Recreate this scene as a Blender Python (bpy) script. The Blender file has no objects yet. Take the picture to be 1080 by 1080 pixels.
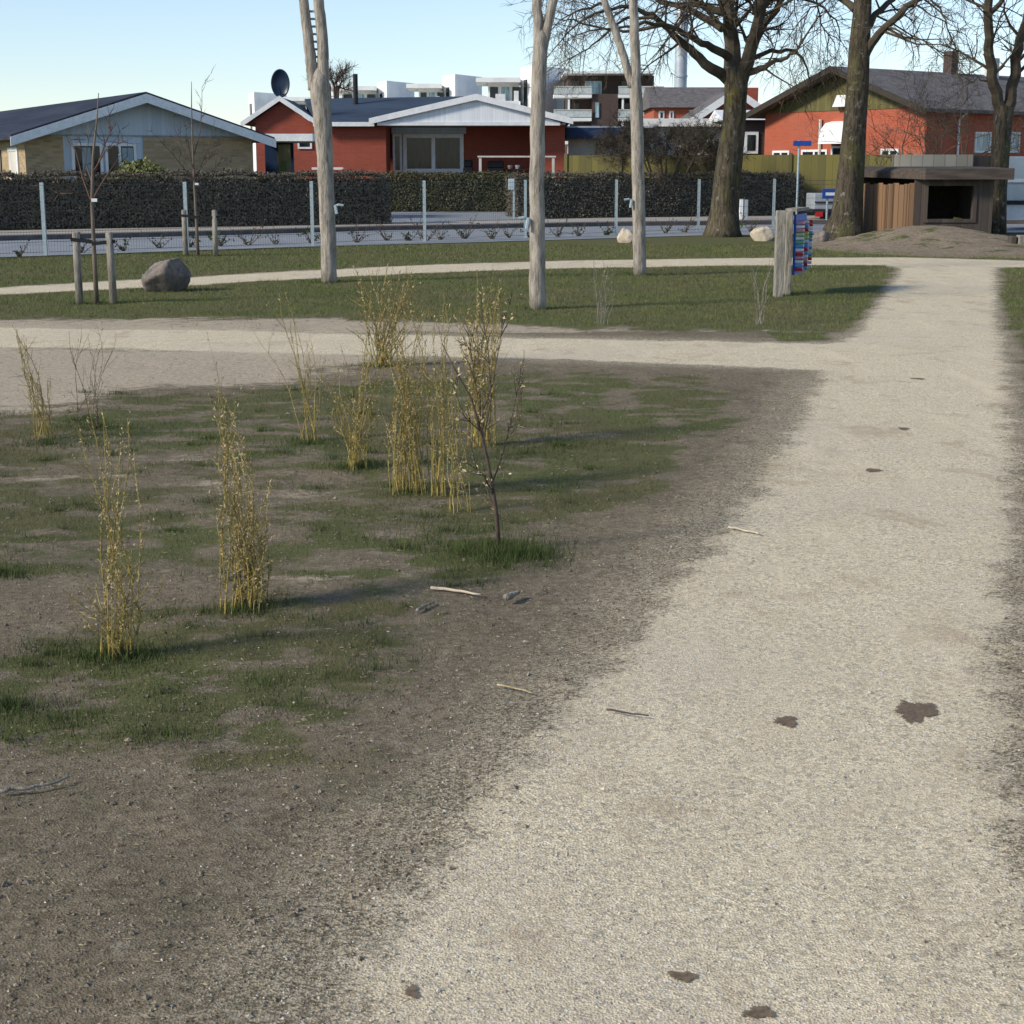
import bpy, math, random
import numpy as np
from mathutils import Vector
R = math.radians
S = bpy.context.scene
COL = S.collection
rng = np.random.default_rng(7)
random.seed(7)

# ------------------------------------------------------------ camera, sky, sun, exposure
CH = 1.6; FPX = 1700.0; PITCH = math.atan(360 / FPX)
cd = bpy.data.cameras.new("camera"); cam = bpy.data.objects.new("camera", cd); COL.objects.link(cam)
cam.location = (0, 0, CH); cam.rotation_euler = (math.pi / 2 - PITCH, 0, 0)
cd.sensor_width = 36; cd.lens = FPX / 1080 * 36; cd.clip_start = 0.1; cd.clip_end = 4000
S.camera = cam
S.render.resolution_x = 1024; S.render.resolution_y = 1024
SUN_EL = 30.0; SX, SY = -0.90, -0.436          # direction on the ground towards the sun
w = bpy.data.worlds.new("World"); S.world = w; w.use_nodes = True
wn = w.node_tree; wn.nodes.clear()
sky = wn.nodes.new('ShaderNodeTexSky'); sky.sky_type = 'NISHITA'; sky.sun_disc = False
sky.sun_elevation = R(SUN_EL); sky.sun_rotation = math.atan2(SX, SY)
sky.altitude = 0; sky.air_density = 1.0; sky.dust_density = 0.0; sky.ozone_density = 4.0
bg = wn.nodes.new('ShaderNodeBackground'); bg.inputs[1].default_value = 0.110
wo = wn.nodes.new('ShaderNodeOutputWorld')
hs = wn.nodes.new('ShaderNodeHueSaturation'); hs.inputs['Saturation'].default_value = .85; wn.links.new(sky.outputs[0], hs.inputs['Color']); wb = wn.nodes.new('ShaderNodeMixRGB'); wb.blend_type = 'MULTIPLY'; wb.inputs[0].default_value = 1; wb.inputs[2].default_value = (1.0, .99, 1.01, 1); wn.links.new(hs.outputs[0], wb.inputs[1]); wn.links.new(wb.outputs[0], bg.inputs[0]); wn.links.new(bg.outputs[0], wo.inputs[0])
sl = bpy.data.lights.new("sun", 'SUN'); sl.energy = 2.9; sl.angle = R(10); sl.color = (1.0, 0.90, 0.74)
so = bpy.data.objects.new("sun", sl); COL.objects.link(so)
ce = math.cos(R(SUN_EL)); sd = Vector((SX * ce, SY * ce, math.sin(R(SUN_EL))))
so.rotation_euler = (-sd).to_track_quat('-Z', 'Y').to_euler()
S.view_settings.view_transform = 'Standard'; S.view_settings.look = 'None'
S.view_settings.exposure = 0.6; S.view_settings.gamma = 1

# ------------------------------------------------------------ photo geometry -> world
cp, sp = math.cos(PITCH), math.sin(PITCH)
def ray(px, py):
    v = (px - 540) / FPX; u = (540 - py) / FPX
    return np.array([v, cp + u * sp, -sp + u * cp])
def G(px, py, z=0.0):
    d = ray(px, py); t = (z - CH) / d[2]
    return np.array([d[0] * t, d[1] * t, z])
def P(px, py, Y):
    d = ray(px, py); t = Y / d[1]
    return np.array([d[0] * t, Y, CH + d[2] * t])
def PM(Y, z=1.0):
    return FPX / (Y * cp - (z - CH) * sp)

# ------------------------------------------------------------ numpy noise
_h = rng.random((256, 256))
def vnoise(x, y, s, o=0):
    x = np.asarray(x) * s + 37.7 * o; y = np.asarray(y) * s + 91.3 * o
    xi = np.floor(x).astype(int); yi = np.floor(y).astype(int)
    fx = x - xi; fy = y - yi; fx = fx * fx * (3 - 2 * fx); fy = fy * fy * (3 - 2 * fy)
    a = _h[xi % 256, yi % 256]; b = _h[(xi + 1) % 256, yi % 256]
    c = _h[xi % 256, (yi + 1) % 256]; d = _h[(xi + 1) % 256, (yi + 1) % 256]
    return (a * (1 - fx) + b * fx) * (1 - fy) + (c * (1 - fx) + d * fx) * fy
def fbm(x, y, s, o=0, n=4):
    r = 0; a = 0.5; t = 0
    for i in range(n):
        r = r + a * vnoise(x, y, s * 2 ** i, o + i * 3); t += a; a *= 0.55
    return r / t
def sstep(a, b, x):
    t = np.clip((x - a) / (b - a), 0, 1); return t * t * (3 - 2 * t)

# ------------------------------------------------------------ mesh helpers
class MB:
    def __init__(s): s.v = []; s.f = []; s.n = 0
    def add(s, vs, fs):
        vs = [tuple(map(float, p)) for p in vs]
        s.v += vs; s.f += [tuple(i + s.n for i in f) for f in fs]; s.n += len(vs); return s
    def box(s, x0, x1, y0, y1, z0, z1):
        return s.add([(x0,y0,z0),(x1,y0,z0),(x1,y1,z0),(x0,y1,z0),(x0,y0,z1),(x1,y0,z1),(x1,y1,z1),(x0,y1,z1)],
              [(0,3,2,1),(4,5,6,7),(0,1,5,4),(1,2,6,5),(2,3,7,6),(3,0,4,7)])
    def prism(s, poly, y0, y1):
        # polygon in (x, z), extruded along y
        n = len(poly)
        vs = [(x, y0, z) for x, z in poly] + [(x, y1, z) for x, z in poly]
        fs = [tuple(range(n)), tuple(range(2 * n - 1, n - 1, -1))] + [(i, i + n, (i + 1) % n + n, (i + 1) % n) for i in range(n)]
        return s.add(vs, fs)
    def slab(s, poly, z0, z1):
        n = len(poly); z0 = z0 if hasattr(z0, '__len__') else [z0] * n; z1 = z1 if hasattr(z1, '__len__') else [z1] * n
        vs = [(poly[i][0], poly[i][1], z0[i]) for i in range(n)] + [(poly[i][0], poly[i][1], z1[i]) for i in range(n)]
        fs = [tuple(range(n - 1, -1, -1)), tuple(range(n, 2 * n))] + [(i, (i + 1) % n, (i + 1) % n + n, i + n) for i in range(n)]
        return s.add(vs, fs)
    def tube(s, pts, rad, n=6, cap=True, squash=None):
        pts = [np.asarray(p, float) for p in pts]; m = len(pts)
        if not hasattr(rad, '__len__'): rad = [rad] * m
        vs = []; up = None
        for i in range(m):
            t = pts[min(i + 1, m - 1)] - pts[max(i - 1, 0)]; t = t / (np.linalg.norm(t) + 1e-9)
            if up is None: up = np.array([0, 1., 0]) if abs(t[1]) < .8 else np.array([1., 0, 0])
            a = np.cross(up, t); a /= np.linalg.norm(a) + 1e-9; b = np.cross(t, a); up = b
            for k in range(n):
                an = 2 * math.pi * k / n
                vs.append(pts[i] + rad[i] * (math.cos(an) * a + math.sin(an) * b))
        fs = [(i * n + k, i * n + (k + 1) % n, (i + 1) * n + (k + 1) % n, (i + 1) * n + k) for i in range(m - 1) for k in range(n)]
        if cap: fs += [tuple(range(n - 1, -1, -1)), tuple(range((m - 1) * n, m * n))]
        return s.add(vs, fs)
    def build(s, name, mat, parent=None, smooth=False, bevel=0):
        return mesh(name, s.v, s.f, mat, parent, smooth, bevel)
def mesh(name, v, f, mat, parent=None, smooth=False, bevel=0):
    me = bpy.data.meshes.new(name); me.from_pydata([tuple(map(float, p)) for p in v], [], f); me.update()
    if mat: me.materials.append(mat)
    if smooth: me.polygons.foreach_set('use_smooth', [True] * len(me.polygons))
    o = bpy.data.objects.new(name, me); COL.objects.link(o)
    if parent: o.parent = parent
    if bevel:
        b = o.modifiers.new('bevel', 'BEVEL'); b.width = bevel; b.segments = 2; b.limit_method = 'ANGLE'
    return o
def tri_mesh(name, V, k, mat, parent=None):
    """V: (n*k,3) vertices, faces of k consecutive vertices"""
    V = np.ascontiguousarray(V, dtype=np.float32); n = len(V) // k
    me = bpy.data.meshes.new(name); me.vertices.add(len(V)); me.vertices.foreach_set('co', V.ravel())
    me.loops.add(n * k); me.loops.foreach_set('vertex_index', np.arange(n * k, dtype=np.int32))
    me.polygons.add(n); me.polygons.foreach_set('loop_start', np.arange(0, n * k, k, dtype=np.int32))
    try: me.polygons.foreach_set('loop_total', np.full(n, k, dtype=np.int32))
    except Exception: pass
    me.update(calc_edges=True)
    me.materials.append(mat)
    o = bpy.data.objects.new(name, me); COL.objects.link(o)
    if parent: o.parent = parent
    return o
def tag(o, label, cat, group=None, kind=None):
    o['label'] = label; o['category'] = cat
    if group: o['group'] = group
    if kind: o['kind'] = kind
    return o
def thing(name, label, cat, loc=(0, 0, 0), rz=0, group=None):
    o = bpy.data.objects.new(name, None); COL.objects.link(o); o.location = tuple(map(float, loc)); o.rotation_euler = (0, 0, rz)
    o.empty_display_size = .2
    return tag(o, label, cat, group)
def struct(o): o['kind'] = 'structure'; return o

# ------------------------------------------------------------ materials
def newmat(name):
    m = bpy.data.materials.new(name); m.use_nodes = True; n = m.node_tree; n.nodes.clear()
    o = n.nodes.new('ShaderNodeOutputMaterial'); b = n.nodes.new('ShaderNodeBsdfPrincipled'); n.links.new(b.outputs[0], o.inputs[0])
    return m, n, b
class NG:
    def __init__(s, n): s.n = n
    def _in(s, node, i, v):
        if v is None: return
        if isinstance(v, bpy.types.NodeSocket): s.n.links.new(v, node.inputs[i])
        else:
            if isinstance(v, tuple) and len(v) == 3 and node.inputs[i].type == 'RGBA': v = v + (1,)
            node.inputs[i].default_value = v
    def coord(s, kind='Object', scale=(1, 1, 1)):
        t = s.n.nodes.new('ShaderNodeTexCoord'); m = s.n.nodes.new('ShaderNodeMapping'); m.inputs['Scale'].default_value = scale
        s.n.links.new(t.outputs[kind], m.inputs[0]); return m.outputs[0]
    def noise(s, co, scale, detail=4, rough=.6, dist=0):
        t = s.n.nodes.new('ShaderNodeTexNoise'); s._in(t, 'Vector', co); t.inputs['Scale'].default_value = scale
        t.inputs['Detail'].default_value = detail; t.inputs['Roughness'].default_value = rough; t.inputs['Distortion'].default_value = dist
        return t.outputs[0]
    def vor(s, co, scale, out='Color', feat='F1'):
        t = s.n.nodes.new('ShaderNodeTexVoronoi'); s._in(t, 'Vector', co); t.inputs['Scale'].default_value = scale; t.feature = feat
        return t.outputs[out]
    def math(s, op, a, b=None, c=None, clamp=False):
        t = s.n.nodes.new('ShaderNodeMath'); t.operation = op; t.use_clamp = clamp
        s._in(t, 0, a); s._in(t, 1, b); s._in(t, 2, c); return t.outputs[0]
    def smooth(s, x, a, b, c=0., d=1.):
        t = s.n.nodes.new('ShaderNodeMapRange'); t.interpolation_type = 'SMOOTHSTEP'; s._in(t, 0, x)
        t.inputs[1].default_value = a; t.inputs[2].default_value = b; t.inputs[3].default_value = c; t.inputs[4].default_value = d
        return t.outputs[0]
    def mix(s, f, a, b, mode='MIX'):
        t = s.n.nodes.new('ShaderNodeMixRGB'); t.blend_type = mode; s._in(t, 0, f); s._in(t, 1, a); s._in(t, 2, b); return t.outputs[0]
    def attr(s, name):
        t = s.n.nodes.new('ShaderNodeAttribute'); t.attribute_name = name; return t.outputs['Fac']
    def bump(s, h, strength, dist, b):
        t = s.n.nodes.new('ShaderNodeBump'); s._in(t, 'Height', h); t.inputs['Strength'].default_value = strength; t.inputs['Distance'].default_value = dist
        s.n.links.new(t.outputs[0], b.inputs['Normal'])
def mat(name, c, c2=None, scale=6, stretch=(1, 1, 1), rough=.8, metal=0, bump=0, spec=.3, fine=0, detail=5, lo=.35, hi=.65):
    m, n, b = newmat(name); g = NG(n)
    co = g.coord('Object', stretch); c2 = c2 or tuple(x * .75 for x in c)
    f = g.noise(co, scale, detail, .65); col = g.mix(g.smooth(f, lo, hi), c, c2)
    if fine:
        f2 = g.noise(co, scale * 8, 3, .6); col = g.mix(g.smooth(f2, .45, .7, 0, fine), col, tuple(x * .5 for x in c2))
    n.links.new(col, b.inputs['Base Color']); b.inputs['Roughness'].default_value = rough; b.inputs['Metallic'].default_value = metal
    b.inputs['Specular IOR Level'].default_value = spec
    if bump: g.bump(f, bump, .02, b)
    return m
def brickmat(name, a, c, mortar, sc=1.0):
    m, n, b = newmat(name); g = NG(n)
    t = n.nodes.new('ShaderNodeTexCoord'); sx = n.nodes.new('ShaderNodeSeparateXYZ'); n.links.new(t.outputs['Object'], sx.inputs[0])
    cx = n.nodes.new('ShaderNodeCombineXYZ'); n.links.new(g.math('ADD', sx.outputs[0], sx.outputs[1]), cx.inputs[0]); n.links.new(sx.outputs[2], cx.inputs[1])
    br = n.nodes.new('ShaderNodeTexBrick'); n.links.new(cx.outputs[0], br.inputs['Vector'])
    br.inputs['Color1'].default_value = a + (1,); br.inputs['Color2'].default_value = c + (1,); br.inputs['Mortar'].default_value = mortar + (1,)
    br.inputs['Scale'].default_value = 1; br.inputs['Brick Width'].default_value = .24 * sc; br.inputs['Row Height'].default_value = .077 * sc
    br.inputs['Mortar Size'].default_value = .008; br.inputs['Bias'].default_value = -.1
    f = g.noise(g.coord('Object'), 1.3, 6, .7)
    col = g.mix(g.smooth(f, .35, .7, 0, .35), br.outputs[0], tuple(x * .6 for x in a))
    n.links.new(col, b.inputs['Base Color']); b.inputs['Roughness'].default_value = .9
    g.bump(br.outputs['Fac'], -.4, .006, b); return m
def barkmat(name, c, c2, lichen=None):
    m, n, b = newmat(name); g = NG(n)
    co = g.coord('Object', (1, 1, .22)); f = g.noise(co, 14, 6, .7); fi = g.smooth(f, .35, .62)
    col = g.mix(fi, c2, c)
    if lichen:
        l = g.noise(g.coord('Object', (1, 1, .35)), 2.2, 5, .7); col = g.mix(g.smooth(l, .5, .64, 0, .75), col, lichen)
        l2 = g.noise(g.coord('Object'), 7, 4, .7); col = g.mix(g.smooth(l2, .58, .68, 0, .5), col, (.33, .33, .29))
    ck = g.noise(g.coord('Object', (1, 1, .05)), 38, 3, .6, .4); col = g.mix(g.smooth(ck, .60, .66, 0, .7), col, tuple(x * .45 for x in c2))
    kn = g.noise(g.coord('Object', (1, 1, .5)), 3.1, 5, .7, .6); col = g.mix(g.smooth(kn, .58, .68, 0, .5), col, tuple(x * .7 for x in c2))
    n.links.new(col, b.inputs['Base Color']); b.inputs['Roughness'].default_value = .95; b.inputs['Specular IOR Level'].default_value = .1
    g.bump(f, .9, .05, b); return m
def leafmat(name, c, c2, scale=9, trans=0.0):
    m, n, b = newmat(name); g = NG(n)
    f = g.noise(g.coord('Object'), scale, 4, .7); col = g.mix(g.smooth(f, .35, .65), c, c2)
    n.links.new(col, b.inputs['Base Color']); b.inputs['Roughness'].default_value = .7; b.inputs['Specular IOR Level'].default_value = .15
    return m
def boardmat(name, c, c2, width=.12, horiz=False, groove=.35, rough=.8, vert_grain=True):
    m, n, b = newmat(name); g = NG(n)
    t = n.nodes.new('ShaderNodeTexCoord'); sx = n.nodes.new('ShaderNodeSeparateXYZ'); n.links.new(t.outputs['Object'], sx.inputs[0])
    u = sx.outputs[2] if horiz else g.math('ADD', sx.outputs[0], sx.outputs[1])
    q = g.math('DIVIDE', u, width); fr = g.math('FRACT', q); fl = g.math('FLOOR', q)
    wn_ = n.nodes.new('ShaderNodeTexWhiteNoise'); wn_.noise_dimensions = '1D'; n.links.new(fl, wn_.inputs['W'])
    st = (.3, .3, 6) if horiz else (5, 5, .5)
    f = g.noise(g.coord('Object', st), 5, 5, .7)
    col = g.mix(g.smooth(g.math('ADD', g.math('MULTIPLY', wn_.outputs[0], .6), g.math('MULTIPLY', f, .5)), .3, .8), c, c2)
    e = g.math('ABSOLUTE', g.math('SUBTRACT', fr, .5)); gr = g.smooth(e, .43, .5)
    col = g.mix(g.math('MULTIPLY', gr, groove), col, tuple(x * .3 for x in c))
    n.links.new(col, b.inputs['Base Color']); b.inputs['Roughness'].default_value = rough
    g.bump(g.math('SUBTRACT', 1., gr), .5, .012, b); return m
def glassmat(name, c, rough=.12, spec=.35):
    m, n, b = newmat(name); g = NG(n)
    f = g.noise(g.coord('Object', (3, 3, .4)), 1.6, 2); n.links.new(g.mix(g.smooth(f, .4, .6), c, tuple(x * 2.2 + .01 for x in c)), b.inputs['Base Color'])
    b.inputs['Roughness'].default_value = rough; b.inputs['Specular IOR Level'].default_value = spec; return m

M = {}
M['metal'] = mat('galvanised steel', (.42, .5, .52), (.34, .42, .45), 20, rough=.45, metal=.35)
M['wire'] = mat('galvanised wire', (.10, .115, .115), (.08, .09, .09), 20, rough=.5, metal=.3)
M['white'] = mat('white paint', (.78, .79, .80), (.66, .68, .70), 2.5, rough=.6, fine=.15)
M['offwhite'] = mat('white render', (.62, .60, .54), (.52, .51, .47), 1.5, rough=.8, fine=.15)
M['bwhite'] = mat('bright render', (.85, .86, .86), (.74, .75, .76), .6, rough=.7)
M['greyblue'] = boardmat('pale grey blue boards', (.48, .56, .63), (.42, .50, .57), .14, groove=.2)
M['whiteboard'] = boardmat('white gable boards', (.74, .77, .80), (.66, .69, .73), .10, groove=.25)
M['fascia'] = mat('weathered white fascia', (.80, .83, .84), (.66, .70, .71), 5, rough=.6, fine=.2)
M['roofdark'] = mat('dark grey roof felt', (.045, .053, .075), (.03, .036, .052), 1.2, stretch=(1, .15, 1), rough=.75, fine=.3, spec=.08)
M['roofblue'] = mat('blue grey roof sheets', (.055, .078, .115), (.04, .056, .085), .9, stretch=(.3, 1, 1), rough=.65, fine=.2, spec=.08)
M['rooftile'] = mat('weathered grey roof tiles', (.17, .155, .15), (.10, .095, .095), 3, rough=.9, fine=.5)
M['brickyellow'] = brickmat('yellow brown mixed brick', (.46, .34, .19), (.26, .195, .115), (.36, .30, .22))
M['brickred'] = brickmat('orange red brick', (.34, .068, .038), (.28, .055, .032), (.25, .10, .07))
M['brickorange'] = brickmat('bright orange brick', (.42, .093, .045), (.36, .078, .038), (.32, .13, .09))
M['brickdark'] = brickmat('dark brown brick', (.085, .05, .045), (.06, .038, .036), (.09, .075, .07))
M['olivewood'] = boardmat('olive stained boards', (.16, .14, .035), (.11, .10, .03), .16, groove=.25)
M['olivegable'] = boardmat('olive gable boards', (.13, .115, .035), (.09, .08, .028), .14, groove=.3)
M['darkwood'] = mat('dark stained wood', (.05, .04, .03), (.03, .025, .02), 8, rough=.8)
M['glass'] = glassmat('window glass', (.006, .010, .012))
M['glassblue'] = glassmat('pale window glass', (.16, .24, .28), .1)
M['balu'] = mat('frosted balcony glass', (.55, .59, .60), (.42, .46, .47), 3, rough=.3)
M['curtain'] = mat('pale curtain', (.35, .42, .45), (.2, .27, .3), 10, stretch=(3, 3, .1), rough=.9)
M['black'] = mat('black plastic', (.02, .02, .023), (.012, .012, .014), 6, rough=.6)
M['navy'] = mat('navy paint', (.012, .035, .10), (.009, .026, .075), 2, rough=.5)
M['dishblue'] = mat('dark navy enamel', (.014, .03, .06), (.010, .022, .045), 2, rough=.35)
M['polewood'] = barkmat('silvery debarked robinia', (.42, .38, .325), (.21, .185, .155))
M['stake'] = barkmat('grey weathered stake wood', (.36, .335, .285), (.21, .19, .16))
M['bark'] = barkmat('grey brown bark', (.13, .11, .075), (.05, .042, .03), (.17, .15, .02))
M['barklo'] = barkmat('mid brown bark', (.105, .088, .064), (.04, .033, .025), (.11, .11, .04))
M['twig'] = mat('dark twigs', (.085, .07, .048), (.05, .04, .028), 3, rough=.9)
M['twigred'] = mat('reddish twigs', (.13, .08, .06), (.08, .05, .04), 3, rough=.9)
M['youngbark'] = mat('grey brown young bark', (.20, .165, .13), (.12, .095, .075), 9, stretch=(1, 1, .3), rough=.9)
M['stone'] = mat('granite boulder', (.22, .185, .16), (.12, .108, .10), 3.5, rough=.9, bump=.6, fine=.4)
M['stonebeige'] = mat('beige boulder', (.58, .50, .38), (.42, .35, .27), 5, rough=.9, bump=.6, fine=.3)
M['hedge'] = leafmat('brown green hedge leaves', (.085, .08, .06), (.15, .13, .10), 5)
M['hedgegreen'] = leafmat('green hedge leaves', (.07, .08, .04), (.13, .12, .07), 5)
M['hedgecore'] = mat('hedge twigs', (.04, .037, .03), (.06, .053, .042), 4, rough=1, spec=0)
M['bushyellow'] = leafmat('variegated leaves', (.30, .30, .11), (.07, .09, .03), 22)
M['grassleaf'] = leafmat('grass blades', (.10, .135, .035), (.17, .165, .065), 1.7)
def lawnmat():
    m, n, b = newmat('lawn blades'); g = NG(n); co = g.coord('Object')
    c = g.mix(g.smooth(g.noise(co, 1.7, 4, .7), .35, .65), (.095, .128, .036), (.165, .16, .065)); c = g.mix(g.smooth(g.noise(co, .75, 6, .75), .52, .66, 0, .75), c, (.20, .165, .085)); c = g.mix(g.smooth(g.noise(co, 3.3, 4, .7), .58, .7, 0, .6), c, (.06, .11, .025))
    n.links.new(c, b.inputs['Base Color']); b.inputs['Roughness'].default_value = .8; b.inputs['Specular IOR Level'].default_value = .1; return m
M['grassleaf'] = lawnmat()
M['grassworn'] = leafmat('worn grass blades', (.065, .078, .034), (.15, .13, .07), 8)
M['grassdark'] = leafmat('rank grass blades', (.05, .085, .022), (.09, .105, .04), 6)
M['willow'] = mat('yellow willow bark', (.40, .30, .075), (.20, .16, .055), 14, rough=.6)
M['willowbrown'] = mat('brown sapling bark', (.105, .075, .055), (.06, .045, .034), 14, rough=.8)
M['dryleaf'] = leafmat('dry straw leaves', (.56, .46, .28), (.30, .24, .12), 30)
M['greenleaf'] = leafmat('young yellow green leaves', (.27, .24, .06), (.16, .16, .045), 30)
M['darkleaf'] = leafmat('dark green leaves', (.035, .07, .02), (.07, .09, .03), 30)
M['asphalt'] = mat('road asphalt', (.27, .29, .31), (.22, .24, .26), 1.2, rough=.9, fine=.3)
M['kerb'] = mat('granite kerb', (.12, .11, .11), (.08, .075, .07), 4, rough=.9)
M['paving'] = mat('pavement slabs', (.42, .38, .32), (.33, .30, .26), 2, rough=.9, fine=.3)
M['soil'] = mat('sandy soil', (.29, .235, .17), (.19, .15, .105), 2.4, rough=1, bump=.8, fine=.5, spec=.05)
M['wetmud'] = mat('damp brown mud', (.15, .105, .065), (.23, .175, .115), 60, rough=.9, bump=.5, fine=.4)
def mudmat():
    m, n, b = newmat('damp mud stain'); g = NG(n); co = g.coord('Object')
    c = g.mix(g.smooth(g.noise(co, 70, 4, .8), .35, .7), (.10, .07, .042), (.22, .16, .10)); n.links.new(c, b.inputs['Base Color']); b.inputs['Roughness'].default_value = .85
    a = g.math('ADD', g.attr('core'), g.math('ADD', g.math('MULTIPLY', g.math('SUBTRACT', g.noise(co, 120, 4, .8), .5), 1.3), g.math('MULTIPLY', g.math('SUBTRACT', g.noise(co, 28, 4, .8), .5), 1.6)))
    n.links.new(g.smooth(a, .30, .55, 0, .92), b.inputs['Alpha']); return m
M['wetmud'] = mudmat()
M['redplastic'] = mat('red plastic', (.45, .02, .02), (.35, .015, .015), 5, rough=.4)
M['silver'] = mat('silver grey panels', (.42, .46, .50), (.35, .38, .42), 1.2, rough=.45, metal=.2)
M['pale'] = mat('pale blue grey panels', (.42, .50, .54), (.34, .42, .46), 1.0, rough=.5)
M['palewood'] = boardmat('pale new boards', (.66, .56, .42), (.52, .43, .31), .3, groove=.5)
M['hutplank'] = boardmat('orange brown planks', (.21, .12, .062), (.05, .036, .026), .14, groove=.95)
M['hutgrey'] = boardmat('grey brown planks', (.085, .065, .052), (.05, .04, .034), .16, groove=.6)
M['hutroof'] = mat('weathered roof beam', (.055, .044, .037), (.10, .08, .068), 5, stretch=(.4, 3, 3), rough=.85, fine=.3)
M['maroon'] = mat('maroon car paint', (.05, .012, .014), (.04, .01, .012), 1, rough=.25, spec=.6)
M['signblue'] = mat('blue sign enamel', (.02, .07, .32), (.018, .06, .27), 3, rough=.4)
M['boardblue'] = mat('royal blue board', (.015, .09, .45), (.012, .07, .36), 4, rough=.5)

# ------------------------------------------------------------ ground data
PATH_PX = [(300,1200),(362,1080),(418,960),(505,860),(585,765),(668,680),(732,600),(795,530),(845,445),(870,391),
 (800,387),(600,380),(400,374),(200,370),(0,366),(-250,364),(-250,340),(0,346),(300,350),(600,357),(860,363),(890,361),(908,350),(925,325),(942,300),(952,284),(935,279.5),
 (780,279.5),(600,283),(450,287.5),(340,293.5),(150,303),(0,311),(-200,324),(-200,314),(0,303),(150,295),(300,287),(450,279.5),(600,275),(780,272.3),(950,271.5),
 (1080,275),(1250,279),(1250,286),(1060,281.5),(1048,283),(1050,340),(1060,400),(1066,480),(1064,560),(1054,660),(1052,800),(1078,950),(1120,1080),(1300,1300)]
PATH = [G(*p)[:2] for p in PATH_PX]
tail = [np.array([PATH[-1][0] + .15, -12.]), np.array([PATH[0][0] - .1, -12.])]
PATH = np.array(PATH + tail)
SAND = np.array([G(*p)[:2] for p in [(-300,363),(0,365),(200,369),(420,374),(400,384),(330,398),(200,408),(100,414),(0,430),(-300,450)]])
def sdist(X, Y, poly):
    """signed distance, positive inside"""
    A = poly; B = np.roll(poly, -1, 0); best = np.full(X.shape, 1e9); ins = np.zeros(X.shape, bool)
    for (ax, ay), (bx, by) in zip(A, B):
        dx, dy = bx - ax, by - ay; L = dx * dx + dy * dy + 1e-12
        t = np.clip(((X - ax) * dx + (Y - ay) * dy) / L, 0, 1)
        best = np.minimum(best, np.hypot(X - ax - t * dx, Y - ay - t * dy))
        c = ((ay > Y) != (by > Y)) & (X < (bx - ax) * (Y - ay) / (by - ay + 1e-12) + ax); ins ^= c
    return np.where(ins, best, -best)
GB = [(660,450,1.25,2.0,1.1),(760,420,.6,1.2,.55),(600,520,.9,1.0,1.0),(500,590,.55,.35,1.2),(480,455,1.0,1.6,.9),(340,690,.95,.5,.95),(280,440,1.3,1.6,.75),(90,450,1.4,1.5,.8),
      (120,690,.45,.22,1.1),(10,745,.3,.18,1.2),(0,600,.3,.15,1.3),(255,645,.35,.15,1.1),(190,560,1.2,.8,.68),(450,770,.8,.5,.45),(330,600,.5,.3,.4),(540,700,.5,.5,.4),
      (30,530,.8,.8,.7),(560,410,1.2,1.2,.8),(420,650,.4,.3,.5),(150,760,.9,.4,.35),(310,760,.7,.4,.4)]
SB = [(370,612,.8,.16,1.0),(460,600,.3,.2,.5),(90,500,1.4,.5,.9),(200,470,1.4,.7,.7),(60,715,.7,.2,.7),(230,550,1.0,.35,.8),(330,520,.9,.4,.6),(120,590,.8,.3,.6),(150,640,.5,.2,.5),(420,560,.5,.3,.5),
      (330,1000,.35,.15,.5),(30,430,1.2,.8,.9)]
def blobs(X, Y, L):
    r = np.zeros(X.shape)
    for px, py, rx, ry, s in L:
        c = G(px, py); r = r + s * np.exp(-(((X - c[0]) / rx) ** 2 + ((Y - c[1]) / ry) ** 2))
    return r
def fields(X, Y):
    pd = sdist(X, Y, PATH); sd_ = sdist(X, Y, SAND)
    n1 = fbm(X, Y, 1.1, 1); n2 = fbm(X, Y, 3.3, 5); n3 = vnoise(X, Y, 9, 9); n4 = fbm(X * .6, Y, 7.5, 15, 3); n5 = fbm(X * .5, Y, 6.0, 25, 4)
    c2 = G(300, 350)[1]
    far = sstep(c2 - .6, c2 + .2, Y) * (1 - sstep(.55, .9, (X - G(1000, 340)[0]) * 0))
    far = sstep(c2 - .3, c2 + .1, Y)
    edge = sstep(.0, .22, -pd + (n2 - .5) * .3)
    lawn = edge * (.72 + .5 * (n1 - .3))
    # worn sandy strip beside the cross path on its far side
    c2b = sstep(0, 1, (Y - c2) / 1.1 + (n2 - .5) * 1.2 - .9 + np.clip(X + 2, 0, 4) * .35)
    lawn = lawn * c2b
    fg = blobs(X, Y, GB) * sstep(.25, 1.0, -pd + (n1 - .5) * .8)
    pass
    fg = np.clip(fg * 1.15, 0, 1.1) * np.clip(.58 + .7 * (n2 - .42) + 2.3 * (n4 - .5), 0, 1.2)
    right = sstep(G(1060, 500)[0] - .2, G(1060, 500)[0], X) * (X > 0)
    rg = sstep(.05, .35, -pd + (n2 - .5) * .4) * (.35 + .9 * n1) * sstep(3.6, 5.5, Y)
    g = far * lawn + (1 - far) * np.where((right > .5) & (Y < c2), rg, fg)
    g = np.clip(g, 0, 1)
    dust = np.clip(sstep(-.5, .35, sd_ + (n1 - .5) * 1.0), 0, 1)
    g = g * (1 - .92 * dust)
    sn = np.clip(blobs(X, Y, SB) * sstep(.38, .62, n5) * .62 + dust * .9, 0, 1); g = g * (1 - .75 * np.clip(sn - dust, 0, 1))
    sn = np.maximum(sn, far * (1 - c2b) * .75)
    # worn ground between mound and trees
    g = g * (1 - .0 * far)
    return pd, g, sn
def axis(parts):
    out = []
    for a, b, st in parts: out += list(np.arange(a, b - 1e-6, st))
    return np.array(out + [parts[-1][1]])
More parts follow.
